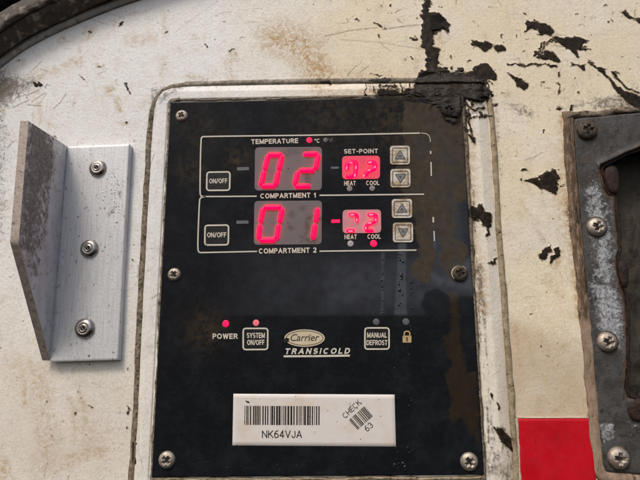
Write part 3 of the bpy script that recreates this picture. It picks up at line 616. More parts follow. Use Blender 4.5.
def disc(x, y, rx, ry=None, n=24):
    a = np.linspace(0, 2 * math.pi, n, endpoint=False); return np.column_stack([x + rx * np.cos(a), y + (ry or rx) * np.sin(a)])

def text(body, x0, y0, x1, y1, cap, h, mat, parent, bold=.02, shear=0., name='lettering'):
    """lettering fitted between two baseline ends, capital height cap (px)"""
    cu = bpy.data.curves.new('t', 'FONT'); cu.body = body; cu.offset = bold; cu.shear = shear; cu.resolution_u = 3
    to = bpy.data.objects.new('t', cu); COL.objects.link(to)
    dg = bpy.context.evaluated_depsgraph_get(); me = bpy.data.meshes.new_from_object(to.evaluated_get(dg))
    v = np.zeros(len(me.vertices) * 3, np.float32); me.vertices.foreach_get('co', v); v = v.reshape(-1, 3).astype(float)
    f = [tuple(p.vertices) for p in me.polygons]
    bpy.data.objects.remove(to); bpy.data.meshes.remove(me); bpy.data.curves.remove(cu)
    xs = (v[:, 0] - v[:, 0].min()) / (v[:, 0].max() - v[:, 0].min())
    ys = v[:, 1] / 0.70
    dx, dy = x1 - x0, y1 - y0; L = math.hypot(dx, dy); nx, ny = dy / L, -dx / L        # towards the letters' top
    X = x0 + xs * dx + ys * cap * nx; Y = y0 + xs * dy + ys * cap * ny
    return mk(name, P(X, Y, h), f, mat, parent)

def _arc(cx, cy, rx, ry, a0, a1, n=14):
    t = np.radians(np.linspace(a0, a1, n)); return [(cx + rx * math.cos(q), cy + ry * math.sin(q)) for q in t]
GLYPH = {   # grotesque capitals as centre lines: (width, strokes)
    'A': (.74, [[(0, 0), (.37, 1)], [(.37, 1), (.74, 0)], [(.13, .30), (.61, .30)]]),
    'C': (.72, [_arc(.38, .5, .38, .5, 48, 312, 26)]), 'D': (.68, [[(0, 0), (0, 1)], [(0, 1), (.26, 1)] + _arc(.26, .5, .42, .5, 90, -90, 22) + [(0, 0)]]),
    'E': (.54, [[(0, 0), (0, 1)], [(0, 1), (.54, 1)], [(0, .52), (.50, .52)], [(0, 0), (.55, 0)]]), 'F': (.50, [[(0, 0), (0, 1)], [(0, 1), (.50, 1)], [(0, .50), (.44, .50)]]),
    'H': (.64, [[(0, 0), (0, 1)], [(.64, 0), (.64, 1)], [(0, .52), (.64, .52)]]), 'I': (.02, [[(0, 0), (0, 1)]]), 'J': (.46, [[(.46, 1), (.46, .28)] + _arc(.23, .26, .23, .26, 0, -180, 14) + [(0, .34)]]),
    'K': (.64, [[(0, 0), (0, 1)], [(.62, 1), (0, .38)], [(.22, .58), (.66, 0)]]), 'L': (.50, [[(0, 0), (0, 1)], [(0, 0), (.50, 0)]]),
    'M': (.78, [[(0, 0), (0, 1)], [(0, 1), (.39, .08)], [(.39, .08), (.78, 1)], [(.78, 1), (.78, 0)]]), 'N': (.66, [[(0, 0), (0, 1)], [(0, 1), (.66, 0)], [(.66, 0), (.66, 1)]]),
    'O': (.78, [_arc(.39, .5, .39, .5, 0, 360, 34)]), 'P': (.56, [[(0, 0), (0, 1)], [(0, 1), (.32, 1)] + _arc(.32, .74, .25, .26, 90, -90, 16) + [(0, .48)]]),
    'R': (.60, [[(0, 0), (0, 1)], [(0, 1), (.32, 1)] + _arc(.32, .75, .25, .25, 90, -90, 16) + [(0, .50)], [(.34, .50), (.60, 0)]]),
    'S': (.58, [_arc(.29, .74, .27, .26, 25, 250, 18) + _arc(.29, .255, .29, .255, 75, -155, 18)]), 'T': (.62, [[(0, 1), (.62, 1)], [(.31, 0), (.31, 1)]]),
    'U': (.64, [[(0, 1), (0, .32)] + _arc(.32, .32, .32, .32, 180, 360, 18) + [(.64, 1)]]), 'V': (.70, [[(0, 1), (.35, 0)], [(.35, 0), (.70, 1)]]),
    'W': (1.0, [[(0, 1), (.25, 0)], [(.25, 0), (.5, 1)], [(.5, 1), (.75, 0)], [(.75, 0), (1.0, 1)]]), 'Y': (.68, [[(0, 1), (.34, .44)], [(.68, 1), (.34, .44)], [(.34, .44), (.34, 0)]]),
    '1': (.24, [[(.22, 0), (.22, 1)], [(.22, .98), (0, .76)]]), '2': (.54, [_arc(.27, .72, .27, .28, 170, -20, 18) + [(.40, .42), (0, 0)], [(0, 0), (.54, 0)]]),
    '3': (.54, [_arc(.26, .74, .25, .26, 160, -90, 18), _arc(.26, .26, .28, .27, 90, -165, 18)]), '4': (.58, [[(.42, 0), (.42, 1)], [(.42, 1), (0, .30)], [(0, .26), (.58, .26)]]),
    '6': (.56, [_arc(.28, .30, .28, .30, 0, 360, 26), _arc(.48, .36, .48, .64, 82, 185, 14)]), '-': (.30, [[(0, .42), (.30, .42)]]), '/': (.34, [[(0, -.02), (.34, 1.02)]]),
    '°': (.22, [_arc(.11, .86, .11, .13, 0, 360, 16)]), ' ': (.22, []),
}
def block_text(body, x0, y0, x1, y1, cap, h, mat, parent, weight=.17, gap=.17, slant=0., name='lettering'):
    """grotesque capitals fitted between two baseline ends"""
    w = weight; pen = 0.0; st = []
    for ch in body:
        gw, strokes = GLYPH[ch]
        for q in strokes: st.append((pen + w / 2, np.asarray(q, float)))
        pen += gw + w + gap
    tot = pen - gap; sc = (math.hypot(x1 - x0, y1 - y0) - slant * cap) / (tot * cap)
    dx, dy = x1 - x0, y1 - y0; L = math.hypot(dx, dy); ux, uy = dx / L, dy / L; nx, ny = uy, -ux
    V, Fc, k = [], [], 0
    for i, (ox, q) in enumerate(st):
        p = np.column_stack([ox + q[:, 0], w / 2 + q[:, 1] * (1 - w)]); p[:, 0] *= sc
        closed = np.allclose(p[0], p[-1])
        if not closed:
            for e, n_ in ((0, 1), (-1, -2)):
                d = p[e] - p[n_]; d /= np.hypot(*d) + 1e-9; p[e] = p[e] + d * w * .5 * min(1, abs(d[1]) + abs(d[0]) * sc) * (1 if len(p) == 2 else .0)
        q2 = np.vstack([p[-2:-1], p, p[1:2]]) if closed else p
        t = np.gradient(q2, axis=0); t = t[1:-1] if closed else t; t /= np.hypot(t[:, 0], t[:, 1])[:, None] + 1e-9
        nn = np.column_stack([-t[:, 1] * (.5 + .5 * sc), t[:, 0]]) * w / 2
        pts = np.concatenate([p + nn, p - nn]); X = (pts[:, 0] + slant * pts[:, 1]) * cap; Y = pts[:, 1] * cap; n = len(p)
        V.append(P(x0 + X * ux + Y * nx, y0 + X * uy + Y * ny, h + (i % 7) * 4e-6)); Fc += [(k + j, k + j + 1, k + n + j + 1, k + n + j) for j in range(n - 1)]; k += 2 * n
    return mk(name, np.concatenate(V), Fc, mat, parent)

def frame_at(x, y, h):
    return P(x, y, h)

def dome(name, x, y, r, h, mat, parent, prof, seg=40, cross=None, tilt=0.0, rot=0.0):
    """round head from a profile of (radius fraction, height fraction of r); cross = depth of a cross recess"""
    prof = np.asarray(prof, float); nr = 22
    s = np.linspace(0, 1, nr); pr = np.interp(s, np.linspace(0, 1, len(prof)), prof[:, 0]); ph = np.interp(s, np.linspace(0, 1, len(prof)), prof[:, 1])
    c = P(x, y, h); V = []
    for i in range(nr):
        for k in range(seg):
            a = 2 * math.pi * k / seg; ex, ez = pr[i] * math.cos(a), pr[i] * math.sin(a); hh = ph[i]
            if cross:
                ca, sa = math.cos(rot), math.sin(rot); qx, qz = ex * ca - ez * sa, ex * sa + ez * ca
                arm = min(abs(qx), abs(qz)); far = max(abs(qx), abs(qz))
                if arm < .15 and far < .46: hh -= cross
                elif arm < .21 and far < .52: hh -= cross * .4
            V.append(c + np.array([ex * r * PX, -hh * r * PX, ez * r * PX]))
    f = grid_faces(nr, seg, False)
    idx = np.arange(nr * seg).reshape(nr, seg); idx = np.hstack([idx, idx[:, :1]])
    f = np.stack([idx[:-1, 1:], idx[:-1, :-1], idx[1:, :-1], idx[1:, 1:]], -1).reshape(-1, 4)
    return mk(name, V, f, mat, parent, None, True)

PAN = [(0.001, .52), (.2, .51), (.4, .48), (.6, .42), (.78, .33), (.9, .22), (.97, .10), (1.0, 0.0), (1.0, -.2)]
def screw(x, y, r, h, parent, rot=.3, mat='screw'):
    s = dome('screw', x, y, r, h, M[mat], parent, PAN, 96, .26, rot=rot)
    # cross recess filled with dirt
    pts = []
    for k in range(4):
        a = rot_img(rot) + k * math.pi / 2
        for da, rr in ((-.30, .43), (.30, .43), (math.pi / 4, .18)):
            pts.append((x + r * rr * math.cos(a + da), y + r * rr * math.sin(a + da)))
    poly('cross_slot', pts, h + r * PX * .36, M['slot'], s, base=h + r * PX * .1)
    return s
def rot_img(r): return r

# ------------------------------------------------------------------ the truck wall
ARC = smooth_path([(-70, 130), (-30, 92), (0, 66), (32, 43), (75, 23), (105, 10), (140, -2), (190, -16), (260, -30), (340, -40)], 2)
def arc_y(x): return np.interp(x, ARC[:, 0], ARC[:, 1])
CUT = Q(540, 170, 4, (1200, -140), (400, -90), (300, -40), (246, -16), (240, 0), (248, 30), (262, 72), (280, 102), (306, 112), (304, 160), (312, 240), (320, 320), (308, 362), (322, 460), (338, 500), (346, 560), (352, 700), (346, 830), (340, 870), (352, 905), (400, 920), (1200, 930))
wall = thing('truck_wall', 'scuffed cream white truck body wall with peeled black patches behind everything', 'wall', P(320, 500, 0))
x = np.arange(-70, 711, .8); y = np.arange(-60, 521, .8); X, Y = np.meshgrid(x, y)
tar_h = .0005 * np.clip((cover(*warp(X, Y), TAR, 2.0) - .35) * 3, 0, 1) * (.5 + noise2(X, Y, 5, 91))
hw = tar_h + (noise2(X, Y, 90, 21) - .5) * .0010 + (noise2(X, Y, 22, 22) - .5) * .00022
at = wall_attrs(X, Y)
V = P(X, Y, hw); Fc = grid_faces(len(x), len(y)); ctr = np.stack([X, Y], -1).reshape(-1, 2)[Fc].mean(1)
keep = (ctr[:, 1] > arc_y(ctr[:, 0]) - 6) & (sd_poly(ctr[:, 0], ctr[:, 1], CUT) > 0.5)
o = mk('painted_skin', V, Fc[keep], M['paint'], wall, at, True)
# curled flakes of old film that stand off the wall
def flake(pts, lift, parent):
    p = np.asarray(pts, float); c = p.mean(0); n = len(p); hs = .0004 + lift * (.5 + .5 * np.sin(np.arange(n) * 2.1))
    top = P(p[:, 0], p[:, 1], hs); top2 = P(p[:, 0], p[:, 1], hs - .0003); cc = P(c[0], c[1], .0005)
    v = np.concatenate([top, top2, cc[None], (cc + [0, .0003, 0])[None]])
    f = [(i, (i + 1) % n, 2 * n) for i in range(n)] + [((i + 1) % n, i, n + i, n + (i + 1) % n) for i in range(n)] + [(n + (i + 1) % n, n + i, 2 * n + 1) for i in range(n)]
    return mk('peeling_flake', v, f, M['flake'], parent)
M['flake'] = simple('black_flake', (.011, .008, .006), (.028, .021, .014), .3, (.6, .8), spec=.12, bump=.8)
flake(Q(320, 0, 4, (440, 62), (480, 58), (503, 76), (515, 103), (510, 124), (492, 108), (470, 116), (448, 118)), .0020, wall)
flake(Q(320, 0, 4, (400, 296), (424, 284), (470, 290), (466, 312), (420, 330), (384, 340)), .0022, wall)
flake(Q(320, 0, 4, (478, 278), (504, 278), (524, 290), (506, 298), (480, 296)), .0012, wall)

# ------------------------------------------------------------------ arched rubber seal, top left
seal = thing('arch_seal', 'thick muddy brown rubber seal curving across the upper left corner', 'rubber seal', P(40, 40, 0))
A2 = ARC[(ARC[:, 0] > -75)]
def off(pts, d):
    t = np.gradient(pts, axis=0); t /= np.hypot(*t.T)[:, None]; return pts + np.column_stack([t[:, 1], -t[:, 0]]) * d
A2 = resample(A2, step=3)
tube('lip', off(A2, 3.5), 5.2, .0012, M['lip'], seal, seg=12, step=2, jit=.06, flat=.55, seed=3, period=18)
tube('seal_body', off(A2, 25), 18.5, .007, M['rubber'], seal, seg=28, step=2, jit=.06, flat=.75, seed=5, period=26)
tube('seal_body_ridge', off(A2, 33), 5.5, .0168, M['rubber'], seal, seg=12, step=2, jit=.3, flat=.5, seed=8, period=9)
tube('dark_liner', off(A2, 62), 26, -.004, M['black'], seal, seg=20, step=3, jit=.03, flat=.8, seed=6, period=30)

# ------------------------------------------------------------------ white mounting frame round the controller
PAN_C = np.array([(171, 102), (461, 96.5), (484, 474.5), (152, 477)], float)
OUT_C = np.array([(152.5, 84.5), (486, 81), (518, 520), (128.5, 520)], float)
def rr_matched(c, r, per=160):
    pts = []; c = np.asarray(c, float)
    for i in range(4):
        p, a, b = c[i], c[i - 1], c[(i + 1) % 4]; da = (a - p) / np.hypot(*(a - p)); db = (b - p) / np.hypot(*(b - p))
        for t in np.linspace(0, 1, 24):
            q0, q1 = p + da * r, p + db * r; pts.append((1 - t) ** 2 * q0 + 2 * t * (1 - t) * p + t * t * q1)
        n2 = (c[(i + 2) % 4] - b); 
        s0 = p + db * r; e0 = b - db * r
        for t in np.linspace(0, 1, per)[1:-1]: pts.append(s0 * (1 - t) + e0 * t)
    return np.array(pts)
mf = thing('mounting_frame', 'raised white frame with grimy edges around the black controller', 'frame', P(320, 484, 0))
FO, FI = rr_matched(OUT_C, 26, 380), rr_matched(PAN_C, 3, 380)
FI = FI + (FI - PAN_C.mean(0)) * -.004
def fh(u, X, Y):
    return .0034 * np.clip(u / .38, 0, 1) ** .9 - .0012 * np.exp(-((u - .86) / .05) ** 2) + (noise2(X, Y, 16, 31) - .5) * .0003 + .0007 * np.clip((cover(*warp(X, Y), TAR, 2.0) - .35) * 3, 0, 1) * (.4 + noise2(X, Y, 4, 92))
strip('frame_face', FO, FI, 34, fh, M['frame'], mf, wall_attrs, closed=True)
# old sealant round the frame's outside, and the grimy inner joint
def seg_of(path, x0, x1, y0, y1): return path
L = [(129, 520), (131, 478), (134.5, 440), (138.5, 340), (143, 250), (147, 180), (150, 130), (152.5, 108), (158, 95), (168, 87.5), (185, 84.5)]
tube('sealant_bead', smooth_path(L, 2), 3.1, .0010, M['sealant'], mf, jit=.09, flat=.5, seed=11, shift=.35)
L = [(185, 84.2), (240, 82.5), (300, 81.2), (330, 81), (400, 81), (440, 79.5)]
tube('sealant_bead', smooth_path(L, 1), 3.1, .0009, M['seal_pale'], mf, jit=.1, flat=.5, seed=12, shift=.35)
L = [(440, 79.5), (466, 80), (476, 81), (484, 86), (488.5, 96), (491, 112), (494, 150), (499, 230), (504, 300), (510, 380), (513, 420), (517, 480), (519, 520)]
tube('sealant_bead', smooth_path(L, 2), 2.9, .0009, M['seal_olive'], mf, jit=.12, flat=.5, seed=13, shift=.7)
L = [(152, 480), (154, 455), (160, 330), (166, 200), (169, 130), (170, 108), (172.5, 101), (180, 99.5)]
tube('inner_joint', smooth_path(L, 2), 2.0, .0034, M['sealant'], mf, jit=.35, flat=.8, seed=14, shift=.5)
L = [(180, 100.5), (260, 99), (380, 97), (461, 95.5)]
tube('inner_joint', L, 1.3, .0032, M['sealant'], mf, jit=.5, flat=.8, seed=15, shift=.4)
L = [(462, 96), (465, 130), (470, 220), (475, 310), (479, 400), (483, 470), (485, 500)]
tube('inner_joint', smooth_path(L, 1), 2.3, .0034, M['sealant'], mf, jit=.4, flat=.8, seed=16, shift=.6)
L = [(152, 479.5), (300, 479.5), (400, 478), (484, 477)]
tube('inner_joint', L, 1.6, .0036, M['seal_olive'], mf, jit=.5, flat=.8, seed=17, shift=.8)

# ------------------------------------------------------------------ the controller
HP = .0052
cp = thing('control_panel', 'black truck refrigeration controller with glowing red temperature displays and buttons', 'control panel', P(318, 477, 0))
def ph(X, Y): return (noise2(X, Y, 40, 41) - .5) * .0001
slab('face_plate', PAN_C, HP, M['panel'], cp, 1.25, panel_attrs, .001, ph, .0005)
T = HP + .0003          # printing lies on the membrane
for (x_, y_, r_, ro, mt) in ((181.8, 116, 6.6, .5, 'screw'), (174.3, 274.6, 6.7, .8, 'screw'), (167, 459.8, 8.0, .75, 'screw'), (469, 461.5, 8.3, .95, 'screw'), (459.5, 273.5, 8.2, .3, 'screw_dark'), (448.5, 110.5, 7.6, .2, 'screw_tar')):
    screw(x_, y_, r_, HP - .0001, cp, ro, mt)
for a0, a1, w_ in ((130, 262, .75), (285, 335, .55)):
    aa = np.radians(np.linspace(a0, a1, 16)); tube('worn_rim', np.column_stack([459.5 + 7.6 * np.cos(aa), 273.5 + 7.6 * np.sin(aa)]), w_ * np.sin(np.linspace(.15, 3.0, 16)), HP + .0012, M['worn_rim'], cp, jit=.3, seed=70, step=.8, flat=.5)

def printed(name, ribs, mat, h=T):
    for r in ribs: lines(name, [ribbon('', r[0], r[1], h, None, None)], M[mat], cp)
def densify(pts, st=3): return resample(pts, step=st)
# compartment boxes
def corner(pts): return smooth_path(pts, 3)
printed('printed_border', [(corner([(256.7, 196.2), (204.5, 196.6), (200.6, 196.2), (199.9, 192), (200.4, 160), (201.0, 140), (201.6, 137), (204.6, 136.5), (240, 136), (320, 135.1), (420, 133.1)]), 1.35),
                           ([(319.5, 195.3), (370, 194.8), (424, 194.2)], 1.4), (corner([(421, 133.1), (427, 133.6), (430, 137), (430.4, 142)]), .7), ([(430.6, 151), (430.7, 154)], 1.5), ([(431, 162), (431.3, 176)], 1.3)], 'line')
printed('printed_border', [(corner([(257, 251.4), (204, 252.5), (199, 252.7), (197.6, 249), (198.5, 222), (199.4, 202), (200, 198), (203.5, 196.8), (206, 196.6)]), 1.35),
                           ([(319.5, 251.2), (360, 250.7), (416.5, 250.1)], 1.4), ([(433.2, 217), (433.3, 222.5)], 1.6), ([(434, 231), (434.4, 241)], 1.2)], 'line')
# writing
for a in (('TEMPERATURE', 251.3, 144.2, 298.2, 143.1, 4.9, 'lettering'), ('°C', 314.6, 142.9, 319.9, 142.8, 4.2, 'lettering'), ('°F', 328, 142.5, 333, 142.4, 4.2, 'faded'),
          ('COMPARTMENT 1', 260.4, 198.5, 315.8, 197.6, 5.0, 'lettering'), ('COMPARTMENT 2', 258.9, 253.7, 316.5, 252.6, 5.2, 'lettering'), ('SET-POINT', 344, 153.6, 378, 153.2, 4.5, 'lettering'),
          ('HEAT', 344.2, 185.6, 355.8, 185.4, 4.6, 'lettering'), ('COOL', 366.2, 185.3, 379.4, 185.1, 4.6, 'lettering'), ('HEAT', 344.6, 239.2, 356.8, 239.1, 4.7, 'lettering'), ('COOL', 367.6, 238.9, 380.8, 238.8, 4.7, 'lettering'),
          ('POWER', 212.6, 338.9, 237.6, 338.9, 5.4, 'lettering')):
    block_text(*a[:6], T, M[a[6]], cp, .205 if a[5] > 4.8 else .19)
# displays: window > segments
def disp(name, c, mat, spots):
    o_ = rrect(c, 4.2, 7); b = np.asarray(c, float)
    nu, nv = 40, 30; U, Vv = np.meshgrid(np.linspace(0, 1, nu), np.linspace(0, 1, nv))
    # squircle-like mapping keeps the rounded outline with inner vertices for the dirt
    ctr = b.mean(0); xy = bil(b, U, Vv); rim = resample(o_, n=240, closed=True)
    rings = [ctr + (rim - ctr) * s for s in np.linspace(0.02, 1, 16)]
    G = np.stack(rings, 1); d = cover(G[..., 0], G[..., 1], spots, 2.5)
    idx = np.arange(240 * 16).reshape(240, 16); idx = np.vstack([idx, idx[:1]])
    f = np.stack([idx[:-1, :-1], idx[:-1, 1:], idx[1:, 1:], idx[1:, :-1]], -1).reshape(-1, 4)
    return mk(name, P(G[..., 0], G[..., 1], T - .00012), f, M[mat], cp, dict(dirt=d))
def seg_path(parent, paths, w, mat='digit', name='digit_segment', core=None):
    for p in paths:
        p = np.asarray(p, float); p[0] += (p[0] - p[1]) / np.hypot(*(p[0] - p[1])) * .9; p[-1] += (p[-1] - p[-2]) / np.hypot(*(p[-1] - p[-2])) * .9
        a = resample(p, step=.6); n = len(a); e = np.minimum(np.arange(n), np.arange(n)[::-1]) * .6
        tube(name, a, w / 2 * np.sqrt(np.clip(1 - (1 - np.clip(e / (w * .5), 0, 1)) ** 2, .02, 1)), T + .00035, M[mat], parent, seg=10, step=.6, jit=.02, flat=.8, seed=int(p[0][0]))

w1 = disp('large_display', [(255, 147.3), (322, 146.8), (321.8, 190), (254.6, 190.5)], 'window', [dict(s=[(285, 150), (312, 149), (306, 153), (290, 153)], k=.8), dict(s=[(306, 168), (309, 172), (310, 183), (306, 185)], k=1), dict(s=[(280, 152), (284, 151), (290, 156), (284, 157)], k=.7)])
w2 = disp('large_display', [(254.3, 201), (322, 200.5), (321.6, 244.2), (253.8, 244.8)], 'window', [dict(s=[(307, 215), (322, 218), (322, 220), (310, 220), (309, 230), (305, 235), (306, 222)], k=1), dict(s=(292, 214, 3), k=.7), dict(s=(291, 227, 2.5), k=.8), dict(s=(303, 208, 2.5), k=.7), dict(s=[(300, 236), (318, 238), (316, 244), (302, 243)], k=.6)])
w3 = disp('small_display', [(342, 156), (380, 155.6), (380, 178.8), (342.2, 179.3)], 'window_red', [dict(s=([(361, 162), (363.5, 166), (362, 169)], .4), soft=1, k=1)])
w4 = disp('small_display', [(342.6, 209.8), (381, 209.4), (381.2, 232.8), (342.6, 233.3)], 'window_pink', [])
BIG = 4.8
def bigseg(pts): return pts
seg_path(w1, [[(268.6, 154.6), (281.6, 154.8)], [(282, 155.6), (278.8, 169.4)], [(278.4, 171.6), (275.4, 185)], [(261.6, 185.8), (274.6, 185.8)], [(268, 155.6), (264.6, 169.4)], [(264.2, 171.6), (260.8, 185)]], BIG)
seg_path(w1, [[(304, 154), (317.2, 153.8)], [(318.4, 155), (315.6, 168.6)], [(300, 170.4), (313.8, 170.2)], [(297.8, 172), (294.6, 184.6)], [(295.4, 186.2), (309.6, 186)]], BIG)
seg_path(w2, [[(264.4, 207.4), (280.6, 207)], [(282.2, 208.6), (279.6, 222)], [(278.6, 225), (276.6, 238.4)], [(259.6, 240), (275, 240)], [(263, 208.8), (260.6, 222)], [(259.8, 225), (258.6, 238.6)]], BIG)
seg_path(w2, [[(317.6, 208.6), (315.6, 221.6)], [(315, 224.6), (312.8, 238.4)]], BIG)
def small(parent, paths, w, cores):
    seg_path(parent, [smooth_path(p, 2) for p in paths], w)
    for c in cores: tube('digit_core', resample(c, step=.6), .75, T + .00035 + w * PX * .38, M['digit_core'], parent, seg=8, step=.6, jit=.05, flat=.5)
small(w3, [[(347, 169.5), (347, 164), (351, 161), (356, 162.4), (356.2, 168), (355, 176.2)], [(346.6, 176.4), (353, 176.4)]], 5.0, [[(349.6, 162.8), (352.6, 162.8)], [(346.7, 166.6), (346.5, 169.4)], [(356, 166), (355.8, 169)], [(355, 174), (354.8, 176.6)]])
small(w3, [[(368, 162.6), (373.4, 161.8), (375.8, 166), (373, 169.8), (367.6, 171), (365, 176)]], 5.0, [[(368.4, 162.6), (371.6, 162.4)], [(375.2, 166), (374.9, 168)], [(368, 170.3), (370.4, 170.2)], [(364.2, 174.6), (363.8, 177)]])
small(w4, [[(349.4, 214.2), (356.2, 214.2), (357.2, 216), (356.8, 221.4)], [(347, 230.6), (354, 230.6)]], 3.7, [[(350.4, 214.8), (354, 214.8)], [(356.9, 218.6), (356.7, 221.4)], [(348.4, 231.2), (352.8, 231.2)]])
small(w4, [[(368.2, 214.6), (375.4, 214.6), (376.2, 217), (375.4, 221.6), (368.8, 223.4), (366.2, 226), (365.6, 230.4), (373, 230.6)]], 3.9, [[(369, 214.8), (373, 214.8)], [(375.9, 218.6), (375.7, 221)], [(368, 223.4), (371.4, 222.8)], [(365.8, 227), (365.5, 229.4)]])
for (a, b, c_, d, mt) in ((237, 167.2, 249, 170.5, 'minus_grey'), (236.3, 220.6, 248.6, 223.9, 'minus_grey'), (330.8, 166.8, 338.8, 168.9, 'minus_grey'), (331.3, 219.6, 339.9, 223, 'led_red')):
    poly('minus_segment', rrect([(a, b), (c_, b - .2), (c_, d - .2), (a, d)], .7, 3), T, M[mt], cp)
# indicator lamps, slightly domed
for (x_, y_, r_, mt) in ((309.3, 140.1, 3.0, 'led_red'), (325.6, 140, 2.5, 'led_grey'), (349.6, 188.6, 2.9, 'led_off'), (372.2, 188.3, 2.9, 'led_off'), (350.5, 243.6, 3.1, 'led_pale'), (373.6, 243.4, 3.4, 'led_red'),
                         (225.7, 323.6, 3.3, 'led_red'), (256, 322.8, 3.1, 'led_dimred'), (376.3, 322, 3.2, 'led_grey'), (406, 321.8, 3.3, 'led_grey')):
    dome('indicator_lamp', x_, y_, r_, T - .0001, M[mt], cp, [(.001, .12), (.4, .11), (.7, .09), (.9, .05), (1, 0)], 20)
# outlined membrane buttons
def outline_button(c, rows):
    b = poly('button', rrect(c, 3, 6), T - .00012, M['button_black'], cp)
    o_ = np.vstack([rrect(c, 3, 6)]); lines('button_outline', [ribbon('', o_, 1.5, T, None, None, closed=True)], M['lettering'], b)
    for r in rows: block_text(*r, T, M['lettering'], b, .18, .14)
outline_button([(207, 172.2), (230, 171.8), (229.6, 190.2), (206.6, 190.4)], [('ON/OFF', 209.3, 183.4, 227.4, 183.1, 4.7)])
outline_button([(205, 225.4), (228.6, 225), (228.3, 244.8), (204.8, 245)], [('ON/OFF', 207.2, 237.4, 226.4, 237.2, 4.9)])
outline_button([(243.2, 328.4), (267.8, 328.4), (267.6, 349.4), (243.2, 349.6)], [('SYSTEM', 246.8, 338, 264.8, 338, 5.2), ('ON/OFF', 247.2, 345, 264.4, 345, 5.2)])
outline_button([(365, 327.9), (389, 327.9), (389.1, 349), (364.9, 349.1)], [('MANUAL', 367.2, 337.7, 387, 337.7, 5.2), ('DEFROST', 366.6, 345.2, 387.4, 345.2, 5.2)])
# cream arrow buttons, raised
for (x0, y0, x1, y1, upw) in ((390, 145.6, 409.8, 164.6, True), (390.4, 168.8, 410.4, 187.4, False), (391.8, 198.9, 412, 218, True), (392.8, 222.5, 413, 242.4, False)):
    c = [(x0, y0 + .2), (x1, y0), (x1 + .2, y1 - .2), (x0 + .2, y1)]
    b = poly('arrow_button', rrect(c, 3, 6), T + .00035, M['button_cream'], cp, base=HP - .0002)
    i = 2.4; ci = [(x0 + i, y0 + i), (x1 - i, y0 + i), (x1 - i + .2, y1 - i), (x0 + i, y1 - i)]
    lines('button_outline', [ribbon('', rrect(ci, 1.2, 4), .8, T + .00042, None, None, closed=True)], M['button_line'], b)
    mx, my = (x0 + x1) / 2 + .1, (y0 + y1) / 2; w_, hh = 5.4, 4.8; s_ = 1 if upw else -1
    tri = np.array([(mx, my - s_ * hh), (mx + w_, my + s_ * hh * .8), (mx - w_, my + s_ * hh * .8)])
    poly('arrow_print', tri if upw else tri[::-1], T + .00044, M['arrow_fill'], b)
    cc = tri.mean(0); lines('arrow_outline', [ribbon('', resample(cc + (tri - cc) * .92, n=30, closed=True), 1.1, T + .00050, None, None, closed=True)], M['arrow'], b)
    t2 = cc + (tri - cc) * .42; poly('arrow_print', t2 if upw else t2[::-1], T + .00052, M['arrow'], b)
# maker's oval badge and the word below it
bd = poly('badge', disc(304.6, 338.1, 20.2, 8.7, 48), T, M['badge'], cp)
lines('badge_outline', [ribbon('', disc(304.6, 338.1, 18.4, 7.2, 48), .6, T + .00006, None, None, closed=True)], M['badge_ink'], bd)
text('Carrier', 290.6, 341.0, 319.4, 340.6, 7.0, T + .00010, M['badge_ink'], bd, .004, .30)
poly('chipped_spot', [(283, 341), (286, 337.4), (289.3, 338.6), (288.6, 341.8), (285.4, 343.4)], T + .00014, M['button_black'], bd)
block_text('TRANSICOLD', 284.4, 354.2, 350.8, 353.8, 5.9, T, M['lettering'], cp, .23, .36, .26)
lines('printed_border', [ribbon('', [(283.6, 356.3), (317, 356.1), (349.8, 355.6)], 2.0, T, None, None)], M['lettering'], cp)
# padlock symbol
lk = poly('lock_symbol', rrect([(402.6, 335.6), (411.4, 335.6), (411.4, 342.6), (402.6, 342.6)], .9, 4), T, M['lock'], cp)
lines('lock_shackle', [ribbon('', smooth_path([(404.2, 336), (404.2, 332), (407, 331), (409.8, 332), (409.8, 336)], 2), 1.3, T, None, None)], M['lock'], lk)
poly('keyhole', [(406.2, 337.4), (407.6, 337), (407.6, 341), (408.4, 341.4), (405.9, 341.4), (406.6, 341)], T + .00006, M['button_black'], lk)
# dried water beads that run down the panel
V, Fc, k = [], [], 0
def bead(x_, y_, r_, hgt=.45):
    global k
    c = P(x_, y_, HP + .0001); n = 10; rows = [(1, 0), (.85, .5), (.5, .85), (0.05, 1)]
    for (q, z) in rows:
        for a in range(n):
            t = 2 * math.pi * a / n; V.append(c + np.array([r_ * q * math.cos(t) * PX, -r_ * z * hgt * PX, r_ * q * math.sin(t) * PX * 1.15]))
    for i in range(3):
        for a in range(n): Fc.append((k + i * n + a, k + i * n + (a + 1) % n, k + (i + 1) * n + (a + 1) % n, k + (i + 1) * n + a))
    k += 4 * n
for (xc, y0, y1, n_, jx, r0, r1) in ((401, 250, 314, 15, 2.6, .7, 1.5), (382.3, 256, 314, 10, .6, .5, 1.0), (411.5, 280, 312, 6, .6, .5, 1.0), (410, 322, 470, 26, 3, .3, .8), (396, 350, 470, 16, 2, .3, .7), (398, 462, 474, 8, 8, .7, 1.8)):
    for _ in range(n_): bead(xc + random.uniform(-jx, jx), random.uniform(y0, y1), random.uniform(r0, r1))
for _ in range(60): bead(random.uniform(165, 400), random.uniform(360, 472), random.uniform(.25, .6))
wd = mk('water_beads', V, Fc, M['water'], cp, None, True); wd['kind'] = 'stuff'

